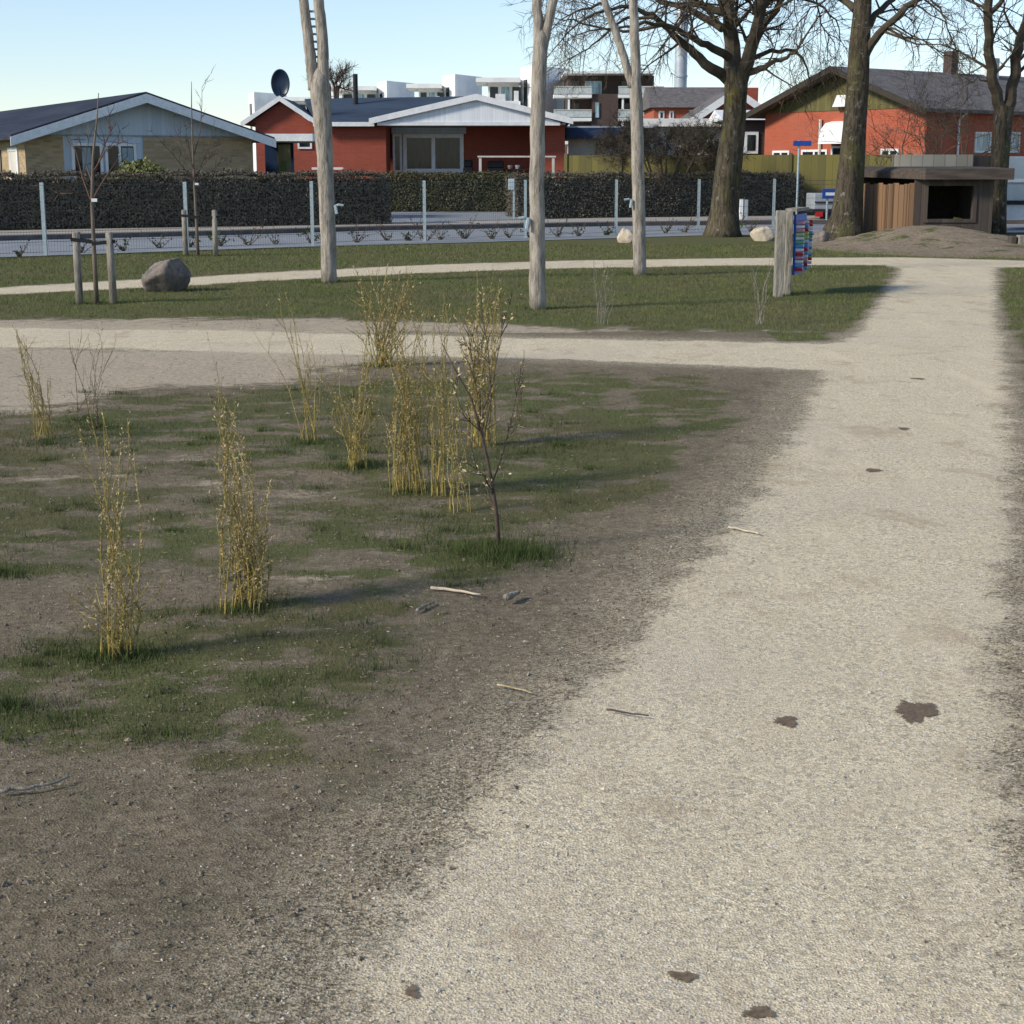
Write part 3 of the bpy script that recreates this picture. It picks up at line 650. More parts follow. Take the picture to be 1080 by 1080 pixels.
# ---- olive board fence behind the middle hedge
of = thing('board_fence', 'olive stained board fence running behind the hedge in front of the orange house', 'fence', (P(597, 170, 60)[0], 60, 0))
oe = P(960, 170, 56.3); dx = oe[0] - P(597, 170, 60)[0]; dy = -3.7; hz = P(700, 164, 58)[2]
L_ = math.hypot(dx, dy); ux, uy = dx / L_, dy / L_
def seg(mb, a, b, z0, z1, off=0, th=.05):
    p = [(ux * a + uy * off, uy * a - ux * off), (ux * b + uy * off, uy * b - ux * off), (ux * b + uy * (off - th), uy * b - ux * (off - th)), (ux * a + uy * (off - th), uy * a - ux * (off - th))]
    return mb.slab(p, z0, z1)
nb_ = 6
for k in range(nb_):
    seg(MB(), L_ * k / nb_ + .04, L_ * (k + 1) / nb_ - .04, .05, hz + .02).build('board_panel', M['olivewood'], of)
for k in range(nb_ + 1):
    seg(MB(), L_ * k / nb_ - .06, L_ * k / nb_ + .06, 0, hz + .08, .05, .15).build('post', M['olivegable'], of)

# ---- far white terraces
def terrace(name, label, pxL, pxC, pxR, ytop, Y, wing, group):
    """tower: sunlit face pxL..pxC, shaded face pxC..pxR; wing: (px0, px1, ytop)"""
    c = P(pxC, 100, Y); o = thing(name, label, 'apartment building', (c[0], c[1], 0), 0, group)
    zt = P(pxC, ytop, Y)[2]
    a = P(pxL, 100, Y)[0] - c[0]; b = P(pxR, 100, Y + 4)[0] - c[0]
    MB().slab([(a, 4.0), (0, 0), (b, 6), (b + a, 11)], 0, zt).build('tower', M['bwhite'], o)
    MB().slab([(a * .66, 2.64), (a * .45, 1.8), (a * .45 - .1, 1.7), (a * .66 - .1, 2.54)], zt - 6, zt - 1.3).build('window', M['glass'], o)
    w0 = P(wing[0], 100, Y)[0] - c[0]; w1 = P(wing[1], 100, Y)[0] - c[0]; zw = P(600, wing[2], Y)[2]
    MB().box(w0 - .6, w1 + .1, .5, 9, zw - .45, zw).build('roof', M['bwhite'], o)
    MB().box(w0 + .6, w1 - .02, 3.2, 8.5, 0, zw - .45).build('wall', M['bwhite'], o)
    MB().box(w0 - .4, w1 - .02, .8, 3.15, 0, zw - 2.3).build('balcony', M['bwhite'], o)
    ww = w1 - w0
    for k in range(3):
        MB().box(w0 + .8 + ww * .3 * k, w0 + .8 + ww * (.3 * k + .22), 3.12, 3.25, zw - 2.25, zw - .8).build('window', M['glassblue'] if k % 2 else M['glass'], o)
    MB().box(w0 + ww * .36, w0 + ww * .62, .9, 1.1, zw - 3.5, zw - 1.6).build('screen', M['white'], o)
    MB().box(w0 + ww * .85, w1 - .1, .9, 1.1, zw - 3.5, zw - 1.3).build('screen', M['white'], o)
    return o
tg = 'white stepped apartment blocks far behind the bungalows'
terrace('terraced_flats', 'farthest and lowest white flat roofed block, seen behind the satellite dish', 256, 268, 300, 97, 200, (302, 345, 102), tg)
terrace('terraced_flats', 'white flat roofed block with terrace right behind the black flue pipe', 395, 408, 436, 85, 190, (352, 394, 90.5), tg)
terrace('terraced_flats', 'white flat roofed block with tower between black flue pipe and white porch gable', 465, 480, 508, 78, 180, (434, 464, 88), tg)
terrace('terraced_flats', 'tallest white flat roofed block with tower beside the central forked pole', 549, 562, 602, 69, 170, (508, 548, 81.5), tg)
# ---- dark brick apartment building with balconies
Ya = 160.0; XA = lambda px: P(px, 100, Ya)[0]; ZA = lambda py: P(640, py, Ya)[2]
ab = thing('balcony_apartments', 'dark brick apartment building with white balconies and flat white roof', 'apartment building', (XA(640), Ya, 0)); ax = XA(640)
def A_(mb, a, b, y0, y1, z0, z1): return mb.box(XA(a) - ax, XA(b) - ax, y0, y1, z0, z1)
mb = MB(); A_(mb, 600, 692, 2.6, 14, 0, ZA(78)); A_(mb, 625, 652, 0, 2.6, 0, ZA(99)); A_(mb, 605, 640, 1.5, 2.6, ZA(99), ZA(79)) if 0 else None; mb.build('wall', M['brickdark'], ab)
A_(MB(), 594, 690, -.8, 14.5, ZA(78), ZA(75.5)).build('roof', M['bwhite'], ab)
for y_b in (101, 125.5, 150):
    for a, b_ in ((584, 624), (652, 700)):
        A_(MB(), a, b_, -.3, 2.55, ZA(y_b + 2.2), ZA(y_b - 1.8)).build('balcony', M['bwhite'], ab)
        rl = MB(); A_(rl, a, b_, -.3, -.25, ZA(y_b - 1.2), ZA(y_b - 9)); rl.build('balustrade', M['balu'], ab)
        rl = MB(); A_(rl, a, b_, -.35, -.2, ZA(y_b - 9), ZA(y_b - 10)); rl.build('handrail', M['offwhite'], ab)
for px in (600, 657, 690): A_(MB(), px - 1, px + 1, -.15, .15, 0, ZA(101)).build('column', M['bwhite'], ab)
for a, b_, t_, u_ in ((618, 636, 84, 99), (628, 632, 108, 124), (657, 664, 84, 99), (672, 686, 107, 124), (604, 612, 84, 99), (604, 612, 108, 124), (657, 668, 108, 124)):
    A_(MB(), a, b_, (-.12 if 624 < a < 652 and t_ > 100 else 2.4), (-.02 if 624 < a < 652 and t_ > 100 else 2.55), ZA(u_), ZA(t_)).build('window', M['glassblue'] if a < 640 and b_ > 615 else M['glass'], ab)
# ---- tall steel chimney
sp_ = P(717.5, 100, 190)
ch = thing('steel_chimney', 'tall slender silver steel chimney rising behind the grey roofed houses', 'chimney', (sp_[0], sp_[1], 0))
MB().tube([(0, 0, 0), (0, 0, 10), (0, 0, 45)], [.85, .72, .72], 20).build('stack', M['silver'], ch, True)
for z in range(8, 45, 4): MB().tube([(0, 0, z), (0, 0, z + .25)], .78, 20).build('ring', M['pale'], ch)
# ---- grey roofed houses
def simple_house(name, label, Y, a, b, yeave, yridge, wallm, roofm, depth=7, gable=False, low=0, chim=None, wins=()):
    X_ = lambda px: P(px, 100, Y)[0]; Z_ = lambda py, yy=Y: P(700, py, yy)[2]
    o = thing(name, label, 'house', ((X_(a) + X_(b)) / 2, Y, 0)); hw_ = (X_(b) - X_(a)) / 2; e, r_ = Z_(yeave), Z_(yridge, Y + (0 if gable else depth / 2))
    if gable:
        MB().prism([(-hw_, 0), (hw_, 0), (hw_, e), (0, r_ - .15), (-hw_, e)], 0, depth).build('wall', M[wallm], o)
        mb = MB(); s_ = (r_ - e) / hw_; gable_roof(mb, 0, hw_ + .4, r_, r_ - s_ * (hw_ + .4), -.5, depth + .3, .14); mb.build('roof', M[roofm], o)
        mb = MB(); barge(mb, 0, hw_ + .42, r_ + .16, r_ + .16 - s_ * (hw_ + .42), -.56, .4, .05); mb.build('bargeboard', M['white'], o)
    else:
        MB().box(-hw_, hw_, 0, depth, 0, e).build('wall', M[wallm], o)
        mb = MB(); n_ = len(mb.v)
        vs = [(-hw_ - .3, -.4, e - .1), (hw_ + .3, -.4, e - .1), (hw_ + .3, depth / 2, r_), (-hw_ - .3, depth / 2, r_), (-hw_ - .3, depth + .4, e - .1), (hw_ + .3, depth + .4, e - .1)]
        mb.add(vs, [(0, 1, 2, 3), (3, 2, 5, 4), (0, 3, 4), (1, 5, 2), (0, 4, 5, 1)]); mb.build('roof', M[roofm], o)
    for cpx, ctop in (chim or ()):
        c_ = X_(cpx) - (X_(a) + X_(b)) / 2; MB().box(c_ - .45, c_ + .45, depth / 2 - .4, depth / 2 + .4, e, Z_(ctop)).build('chimney', M['brickred'], o)
    for a_, b_, t_, u_ in wins:
        f = MB().box(X_(a_) - (X_(a) + X_(b)) / 2, X_(b_) - (X_(a) + X_(b)) / 2, -.08, 0, Z_(u_), Z_(t_)).build('window', M['white'], o)
        MB().box(X_(a_) - (X_(a) + X_(b)) / 2 + .12, X_(b_) - (X_(a) + X_(b)) / 2 - .12, -.1, -.081, Z_(u_) + .12, Z_(t_) - .12).build('pane', M['glass'], f)
    return o
simple_house('row_house', 'long orange brick house with grey roof behind the steel chimney base', 120, 690, 768, 112, 92, 'brickorange', 'rooftile', 9, wins=((695, 701, 117, 126), (706, 711, 117, 126), (727, 734, 116, 124)))
simple_house('row_house', 'orange brick gable with white bargeboards half hidden by the large lichened trunk', 84, 728, 822, 128, 96, 'brickorange', 'rooftile', 9, True, chim=((803, 88),))
simple_house('row_house', 'white rendered building low behind the bare clipped tree', 68, 683, 764, 131, 125, 'offwhite', 'offwhite', 6)
simple_house('outbuilding', 'low maroon walled outbuilding with grey base between trunk and orange house', 66, 770, 815, 124, 116, 'brickdark', 'white', 5, wins=((786, 801, 139, 162),))
# ---- blue roofed carport
Yc = 66.0; X_ = lambda px: P(px, 100, Yc)[0]; Z_ = lambda py: P(640, py, Yc)[2]
bc = thing('blue_roofed_garage', 'white panelled garage with navy blue flat roof edge between red house and leaning pole', 'garage', (X_(600), Yc, 0)); b0 = X_(600)
MB().box(X_(597) - b0, X_(672) - b0, -.5, 5, Z_(146), Z_(135)).build('roof', M['navy'], bc)
MB().box(X_(597) - b0, X_(690) - b0, -.1, 4.8, Z_(134.7), Z_(133)).build('roof_sheet', M['silver'], bc)
for a, b_ in ((600, 629), (634, 690)): MB().box(X_(a) - b0, X_(b_) - b0, .3, .5, 0, Z_(146)).build('wall', M['offwhite'], bc)
MB().box(X_(629) - b0, X_(634) - b0, .1, .35, 0, Z_(146.2)).build('post', M['black'], bc)

# ------------------------------------------------------------ parked maroon car behind the hedge
def car(label, loc, rz, paint, length=4.3):
    o = thing('parked_car', label, 'car', loc, rz); h = length / 2
    side = [(-h, .35), (-h, .75), (-h + .15, .95), (-h + .75, 1.0), (-h + 1.35, 1.42), (h - 1.3, 1.46), (h - .45, 1.0), (h - .05, .92), (h, .7), (h, .35)]
    MB().prism(side, -.85, .85).build('body', paint, o, bevel=.06)
    mb = MB(); mb.prism([(-h + .85, 1.0), (-h + 1.38, 1.36), (h - 1.32, 1.4), (h - .62, 1.02)], -.865, .865); mb.build('window', M['glass'], o)
    for sx in (-h + .8, h - .8):
        for sy in (-.8, .8):
            wv = MB().tube([(sx, sy - .1, .32), (sx, sy + .1, .32)], .32, 16).build('wheel', M['black'], o)
            MB().tube([(sx, sy - .112, .32), (sx, sy + .112, .32)], .18, 12).build('rim', M['silver'], wv)
    for sy in (-.6, .6): MB().box(h - .02, h + .02, sy - .15, sy + .15, .65, .78).build('headlight', M['white'], o)
    for sy in (-.6, .6): MB().box(-h - .02, -h + .02, sy - .15, sy + .15, .65, .8).build('tail_light', M['redplastic'], o)
    return o
pc = P(640, 180, 56.6); car('dark maroon car parked behind the middle hedge, only its roof showing', (pc[0], 56.8, .1), R(4), M['maroon'], 3.6)

# ------------------------------------------------------------ low silver trailer + pale box trailer at the road
def trailer(label, pxa, pxb, Y, ybot, ytop, m, red):
    a, b = P(pxa, 200, Y), P(pxb, 200, Y); wd = b[0] - a[0]; z0 = P(pxa, ybot, Y)[2]; z1 = P(pxa, ytop, Y)[2]
    o = thing('cargo_trailer', label, 'trailer', (a[0], Y, 0))
    MB().box(0, wd, 0, 1.4, z0, z1).build('box_body', m, o, bevel=.03)
    MB().box(-.04, wd + .04, -.05, 1.45, z0 - .09, z0 - .005).build('chassis', M['black'], o)
    MB().box(.02, wd - .02, -.04, -.01, z0 + (z1 - z0) * .42, z0 + (z1 - z0) * .5).build('trim_rail', M['black'] if red else M['white'], o)
    for x in (wd * .45, wd * .7):
        for yy in (.1, 1.3): MB().tube([(x, yy - .08, .3), (x, yy + .08, .3)], .3, 16).build('wheel', M['black'], o)
    if red: MB().box(.05, .28, -.06, .01, z0 - .22, z0 - .06).build('tail_light', M['redplastic'], o)
    else: MB().box(.1, wd - .1, .05, 1.3, .3, z0 - .1).build('skirt', M['white'], o)
    return o
trailer('low silver cargo trailer with red rear lamp, between hedge end and right hand trunk', 859, 912, 51.2, 221, 204, M['silver'], True)
trailer('pale blue grey box trailer parked right of the wooden hut at the frame edge', 1060, 1180, 45.0, 212, 165, M['pale'], False)

# ------------------------------------------------------------ street furniture
def sign(name, label, px, pyb, ytop, y0, y1, xa, xb, Y, stripe):
    p = P(px, 200, Y); o = thing(name, label, 'sign', (p[0], Y, 0))
    MB().tube([(0, 0, 0), (0, 0, P(px, ytop, Y)[2])], .035, 8).build('pole', M['metal'], o)
    z0, z1 = P(px, y1, Y)[2], P(px, y0, Y)[2]; a, b = P(xa, 200, Y)[0] - p[0], P(xb, 200, Y)[0] - p[0]
    s = MB().box(a, b, -.08, -.04, z0, z1).build('sign_plate', M['signblue'], o, bevel=.008)
    if stripe: MB().box(a + (b - a) * .22, b - (b - a) * .1, -.09, -.081, z0 + (z1 - z0) * .32, z0 + (z1 - z0) * .62).build('marking', M['white'], s)
    return o
sign('street_sign', 'small blue street name plate on a tall grey pole beside the hedge end', 841, 235, 148, 148.5, 154, 834.5, 853.5, 50.5, False)
sign('road_sign', 'blue rectangular road sign with white marking left of the right hand trunk', 873, 235, 199, 199, 209.5, 867, 883, 50.3, True)
p = P(785, 210, 51); ut = thing('utility_cabinet', 'light grey double utility cabinet between large tree and fence post', 'utility cabinet', (p[0], 51, .1)); zz = P(785, 210, 51)[2]
MB().box(-.13, -.02, 0, .25, 0, zz - .1).build('cabinet', M['white'], ut, bevel=.01); MB().box(0, .13, .02, .25, 0, zz - .12).build('cabinet', M['silver'], ut, bevel=.01)
p = G(540, 250); mbx = thing('post_box', 'pale grey box on a slim stand beside the fence post left of the central pole', 'post box', (P(540, 220, 51.5)[0], 51.5, .1)); z1 = P(540, 192, 51.5)[2]
MB().box(-.12, .08, 0, .18, z1 - .34, z1).build('box', M['pale'], mbx, bevel=.015); MB().box(.02, .09, .04, .12, 0, z1 - .345).build('stand', M['metal'], mbx)

# ------------------------------------------------------------ trees
def grow(mb, p, d, L, r, lvl, droop=0.0, nseg=4, kids=5, spread=.9, sides=4):
    pts = [p]; rad = [r]; dd_ = d / np.linalg.norm(d)
    for i in range(nseg):
        dd_ = dd_ + rng.normal(0, .16, 3) + np.array([0, 0, .05 - droop]); dd_ /= np.linalg.norm(dd_)
        pts.append(pts[-1] + dd_ * L / nseg); rad.append(r * (1 - .8 * (i + 1) / nseg))
    mb.tube(pts, rad, sides if lvl > 1 else 3, False)
    if lvl <= 0: return
    for k in range(kids):
        f = rng.uniform(.2, 1); i = min(int(f * nseg), nseg - 1); q_ = pts[i] + (pts[i + 1] - pts[i]) * (f * nseg - i)
        t = pts[i + 1] - pts[i]; t = t / np.linalg.norm(t); o = rng.normal(0, 1, 3); o -= t * (o @ t); o /= np.linalg.norm(o)
        nd = t * (1 - spread * .45) + o * spread * rng.uniform(.5, 1) + np.array([0, 0, .12 - droop])
        grow(mb, q_, nd, L * rng.uniform(.4, .68), max(r * .5, .006), lvl - 1, droop, max(3, nseg - 1), kids if lvl > 1 else kids + 1, spread, sides)
def poly_limb(mb, pxs, Y, dy, r0, r1, lvl, Lk, kids, droop=.05, sides=8, dens=1.0):
    n = len(pxs); pts = [P(a, b, Y + dy * i / (n - 1)) for i, (a, b) in enumerate(pxs)]
    # resample
    seg_ = []
    for i in range(n - 1):
        for k in range(3): seg_.append(pts[i] + (pts[i + 1] - pts[i]) * k / 3 + (rng.normal(0, .025, 3) if (i or k) else 0))
    seg_.append(pts[-1]); m = len(seg_); rad = [r0 + (r1 - r0) * (i / (m - 1)) ** .8 for i in range(m)]
    mb.tube(seg_, rad, sides, True)
    tot = int(kids * dens)
    for k in range(tot):
        f = rng.uniform(.22, 1) * (m - 1); i = min(int(f), m - 2); q_ = seg_[i] + (seg_[i + 1] - seg_[i]) * (f - i)
        t = seg_[i + 1] - seg_[i]; t = t / np.linalg.norm(t); o = rng.normal(0, 1, 3); o -= t * (o @ t); o /= np.linalg.norm(o)
        grow(mb, q_, t * .55 + o * .9 + np.array([0, 0, .05]), Lk * rng.uniform(.6, 1.2), max(rad[i] * .35, .012), lvl, droop)
    grow(mb, seg_[-1], seg_[-1] - seg_[-2], Lk, r1, lvl, droop)
def flare_trunk(mb, pxs, Y, rads, sides=18, roots=True):
    pts = [P(a, b, Y) for a, b in pxs]; pts[0][2] = -.05
    m0 = len(mb.v); mb.tube(pts, rads, sides, True)
    for j in range(m0, len(mb.v)):
        v_ = np.array(mb.v[j]); i = (j - m0) // sides; c = pts[i]; an = math.atan2(v_[1] - c[1], v_[0] - c[0])
        f = 1 + .07 * math.sin(3 * an + i * .4) + .04 * math.sin(7 * an + 1) + (.16 * max(0, math.sin(5 * an)) if (i < 2 and roots) else 0)
        q_ = c + (v_ - c) * f; q_[2] = v_[2]; mb.v[j] = tuple(q_)
def T(name, label, px, Y): return thing(name, label, 'tree', (0, 0, 0))
def place(root, base):
    root.location = (float(base[0]), float(base[1]), 0)
    for c in root.children: c.location = (-float(base[0]), -float(base[1]), 0)
YT = 40.5
t1 = thing('bare_tree', 'large bare tree with yellow lichen down its thick trunk, left of the three big trees', 'tree', group='large bare trees along the road')
mb = MB(); flare_trunk(mb, [(763,250),(763,242),(764,222),(766,195),(769,165),(773,135),(775,105),(776,82),(776,70)], YT, [.46,.38,.335,.32,.31,.28,.27,.29,.29])
mb.build('trunk', M['bark'], t1, True)
mb = MB()
poly_limb(mb, [(768,84),(750,72),(733,56),(715,42),(700,26),(682,12),(655,6),(628,14)], YT, -1.5, .15, .03, 2, 1.7, 10, .12)
poly_limb(mb, [(768,60),(748,48),(728,40),(706,28),(680,26),(650,30)], YT, -2.5, .11, .025, 2, 1.4, 9, .12)
poly_limb(mb, [(772,80),(773,45),(768,5),(763,-50),(752,-130)], YT, 1, .24, .09, 2, 2.2, 12, .02)
poly_limb(mb, [(770,15),(745,8),(725,-4),(700,-20)], YT + .4, 1, .12, .05, 2, 2.0, 9, .1)
poly_limb(mb, [(781,84),(791,55),(799,25),(806,-10),(815,-80)], YT, -.5, .2, .08, 2, 2.0, 12, .03)
poly_limb(mb, [(795,50),(808,25),(824,2),(845,-20)], YT, 2, .10, .05, 2, 1.9, 9, .1)
poly_limb(mb, [(784,78),(800,74),(815,66),(829,60),(842,50)], YT, -1, .10, .03, 2, 1.2, 7, .05)
poly_limb(mb, [(789,64),(812,54),(838,53),(850,66),(855,86)], YT, 1, .07, .015, 1, .9, 5, .15)
poly_limb(mb, [(762,30),(735,14),(700,0),(660,-15),(610,-25)], YT, 2.5, .11, .03, 2, 1.8, 9, .16)
poly_limb(mb, [(700,26),(668,34),(640,30),(605,22),(588,20)], YT - 1.5, 0, .05, .012, 2, 1.1, 7, .14)
poly_limb(mb, [(690,18),(660,20),(640,34),(625,48),(608,58)], YT - 1.2, 0, .045, .012, 2, 1.0, 8, .12)
poly_limb(mb, [(805,0),(835,-4),(870,8),(885,30)], YT, 1, .06, .015, 2, 1.2, 7, .12)
poly_limb(mb, [(640,3),(612,10),(590,22)], YT - 1.5, 0, .04, .012, 2, 1.0, 8, .14)
mb.build('crown', M['twig'], t1); place(t1, P(768, 249, YT))
t2 = thing('bare_tree', 'large bare tree with straight brown trunk and one limb rising right, beside the hut', 'tree', group='large bare trees along the road')
YU = 39.0
mb = MB(); flare_trunk(mb, [(891,250),(891,242),(893,228),(895,205),(898,170),(901,130),(904,90),(906,50),(909,15),(912,-40),(914,-120)], YU, [.50,.42,.36,.32,.29,.265,.255,.245,.215,.18,.13])
mb.build('trunk', M['barklo'], t2, True)
mb = MB()
poly_limb(mb, [(911,62),(922,42),(938,26),(955,9),(972,-4),(1000,-25)], YU, -1, .115, .06, 2, 1.8, 8, .08)
poly_limb(mb, [(912,32),(925,14),(940,0),(955,-25)], YU, 1, .09, .05, 2, 1.8, 7, .08)
poly_limb(mb, [(902,10),(880,-10),(860,-30)], YU, 1, .1, .05, 2, 1.9, 8, .15)
poly_limb(mb, [(975,-6),(990,8),(1000,28),(1010,58)], YU, 0, .03, .012, 2, .8, 6, .2)
poly_limb(mb, [(945,-20),(985,-12),(1020,-6),(1045,20)], YU, 1.5, .04, .012, 1, 1.2, 7, .25)
poly_limb(mb, [(870,-20),(862,0),(866,24),(880,45)], YU, 1.5, .03, .012, 2, 1.2, 8, .25)
poly_limb(mb, [(905,-15),(880,-5),(855,8),(838,30)], YU, .5, .04, .012, 2, 1.3, 9, .2)
mb.build('crown', M['twig'], t2); place(t2, P(893, 250, YU))
t3 = thing('bare_tree', 'dark forked bare tree rising behind the wooden hut, rightmost of the big trees', 'tree', group='large bare trees along the road')
YV = 42.5
mb = MB(); flare_trunk(mb, [(1049,246),(1050,230),(1052,200),(1055,165),(1057,135),(1059,112)], YV, [.31,.27,.23,.22,.22,.24])
mb.build('trunk', M['barklo'], t3, True)
mb = MB()
poly_limb(mb, [(1056,118),(1049,90),(1043,60),(1042,30),(1042,0),(1047,-60)], YV, -.5, .16, .10, 2, 1.5, 4, .04)
poly_limb(mb, [(1061,118),(1069,92),(1072,60),(1077,35),(1086,0),(1095,-60)], YV, .5, .165, .10, 2, 1.5, 4, .04)
poly_limb(mb, [(1042,18),(1054,4),(1064,-20)], YV, .5, .08, .05, 1, 1.5, 5, .08)
poly_limb(mb, [(1043,10),(1010,-5),(975,-8),(950,10)], YV, 1, .04, .012, 1, 1.2, 8, .25)
poly_limb(mb, [(1044,86),(1030,83),(1018,90)], YV, 0, .03, .01, 1, .6, 4, .1)
mb.build('crown', M['twig'], t3); place(t3, P(1049, 246, YV))
# smaller garden trees
def shrubtree(label, base, H, spread, n, lvl, m, L, r=.03, kids=5, name='bare_garden_tree', flat=None):
    o = thing(name, label, 'tree', base); mb = MB(); tr = MB()
    for k in range(n):
        an = k * 2 * math.pi / n + rng.uniform(-.4, .4); d = np.array([math.cos(an) * spread, math.sin(an) * spread, 1.])
        p0 = np.array([math.cos(an) * .05, math.sin(an) * .05, 0]); p1 = p0 + d * H * .42 / np.linalg.norm(d) * rng.uniform(.85, 1.15)
        tr.tube([p0, (p0 + p1) / 2 + rng.normal(0, .03, 3), p1], [r * 1.6, r * 1.3, r], 7)
        for j in range(3):
            nd = d * .7 + rng.normal(0, .5, 3) + np.array([math.cos(an), math.sin(an), 0]) * (1.2 if flat else .3); 
            if flat: nd[2] = abs(nd[2]) * .3 + .25
            grow(mb, p1 - d * .1 * j, nd, L * rng.uniform(.8, 1.2), r * .7, lvl, .0 if not flat else .03, 4, kids, 1.0)
    tr.build('trunk', m, o, True); mb.build('crown', m, o); return o
b_ = P(705, 190, 56.5); shrubtree('small bare tree with flat clipped dense dark crown and v shaped stems', (b_[0], 56.5, 0), 5.9, .42, 8, 3, M['twig'], 1.05, .03, 9, flat=True)
b_ = P(992, 190, 53); shrubtree('bare spreading garden tree in front of the dark side of the orange house', (b_[0], 53, 0), 6.2, .6, 6, 3, M['twig'], 2.1, .035, 5)
b_ = P(352, 100, 78); shrubtree('reddish bare treetop rising behind the roof right of the left forked pole', (b_[0], 78, 0), 11.5, .03, 5, 2, M['twigred'], .9, .05, 10)

# leafy bush by the first house
bp = P(148, 180, 46)
bu = thing('variegated_bush', 'rounded yellow variegated bush below the gable windows of the pale house', 'bush', (bp[0], 46, 0))
n_ = 2600; u = rng.normal(0, 1, (n_, 3)); u /= np.linalg.norm(u, axis=1)[:, None]; u[:, 2] = abs(u[:, 2])
rr = rng.uniform(.75, 1.0, (n_, 1)) * (1 + .12 * np.sin(u[:, :1] * 9) * np.cos(u[:, 1:2] * 7)); pp = u * rr * np.array([.85, .7, .75]) + np.array([0, 0, 1.15])
tri_mesh('foliage', leafcloud(pp, u, .05), 4, M['bushyellow'], bu)
MB().tube([(0, 0, 0), (0, 0, 1.2)], [.06, .04], 6).build('stem', M['twig'], bu)
nc = 12; vs = [(.68 * math.cos(a) * math.cos(b), .55 * math.sin(a) * math.cos(b), 1.15 + .6 * math.sin(b)) for b in (-.3, .3, .9, 1.45) for a in [i * 2 * math.pi / nc for i in range(nc)]]
mesh('branches', vs, [(k * nc + j, k * nc + (j + 1) % nc, (k + 1) * nc + (j + 1) % nc, (k + 1) * nc + j) for k in range(3) for j in range(nc)] + [tuple(range(3 * nc, 4 * nc))], M['hedgecore'], bu)

# ------------------------------------------------------------ forked poles
def fork_pole(label, base, spine, prongs, bracket, rungs=None):
    b = G(*base); Y = b[1]; o = thing('forked_pole', label, 'pole', b, 0, 'tall debarked forked poles'); k = lambda px, py: P(px, py, Y) - b
    s = 1 / PM(Y)
    mb = MB(); pts = [k(a, c) for a, c, _ in spine]; pts[0][2] = -.06
    # resample smoothly with small knots
    P2, R2 = [], []
    for i in range(len(pts) - 1):
        n_ = max(2, int(np.linalg.norm(pts[i + 1] - pts[i]) / .18))
        for j in range(n_):
            f = j / n_; P2.append(pts[i] * (1 - f) + pts[i + 1] * f + rng.normal(0, .004, 3)); R2.append((spine[i][2] * (1 - f) + spine[i + 1][2] * f) * s * rng.uniform(.97, 1.04))
    P2.append(pts[-1]); R2.append(spine[-1][2] * s)
    mb.tube(P2, R2, 14)
    mb.build('trunk', M['polewood'], o, True)
    for pr in prongs:
        pts = [k(a, c) for a, c, _ in pr]; P3, R3 = [], []
        for i in range(len(pts) - 1):
            for j in range(5):
                f = j / 5; P3.append(pts[i] * (1 - f) + pts[i + 1] * f + rng.normal(0, .004, 3)); R3.append((pr[i][2] * (1 - f) + pr[i + 1][2] * f) * s)
        P3.append(pts[-1]); R3.append(pr[-1][2] * s); MB().tube(P3, R3, 12).build('prong', M['polewood'], o, True)
    for (x, y_, dx_) in bracket:
        c = k(x, y_); c[1] -= .05
        m_ = MB(); m_.tube([c, c + (dx_ * .08, -.03, .03), c + (dx_ * .15, -.03, .02)], .018, 6); m_.tube([c + (dx_ * .03, -.03, .02), c + (dx_ * .05, -.04, -.1)], .022, 6); m_.build('bracket', M['metal'], o)
    # strap ring
    if rungs:
        for yy, xa, xb in rungs: MB().tube([k(xa, yy), k(xb, yy)], .016, 6).build('rung', M['polewood'], o)
    return o
fork_pole('left forked pole with short rungs between its two close prongs', (347.5, 298), [(347.5,298,8.6),(346,250,8.2),(344,200,8.2),(342,150,8.8),(340,118,10),(337,92,10.5),(337,80,8),(336,66,2)],
          [[(331,95,6),(329,70,6),(325,40,5.5),(321,10,5),(316,-30,5),(311,-70,4.5)], [(341,96,6.5),(341,70,6),(340,40,5.8),(337,10,5.5),(333,-30,5),(330,-70,4.6)]],
          [(352, 218, 1)], [(y, 324 - (60 - y) * .1, 341 - (60 - y) * .05) for y in (12, 20, 28, 36, 44, 52, 60)] )
fork_pole('central forked pole, thickest and nearest, with small tag near its foot', (567.5, 326), [(567.5,326,8.8),(567,260,8.3),(566.5,200,8),(567,140,7.8),(568,90,7.6),(570,50,7.8),(571,38,6.8),(572,26,1.5)],
          [[(569,55,5.6),(568,25,5.4),(566,0,5),(564,-40,4.8),(562,-80,4.4)], [(571,60,5.5),(576,32,5.2),(583,5,4.5),(589,-25,4.2),(597,-70,3.8)]],
          [(560, 232, -1)])
fork_pole('right forked pole with thin prong leaning left', (675, 290), [(675,290,7),(674,240,6.8),(673,190,6.6),(672,140,6.6),(671,105,6.6),(670,85,6.4),(669,66,2)],
          [[(671,92,5.4),(670,50,5),(668,10,4.6),(667,-40,4.4),(666,-80,4)], [(667,92,4.6),(658,60,4.2),(648,30,3.8),(638,2,3.4),(626,-30,3.2),(612,-60,3)]],
          [(668, 212, -1)])

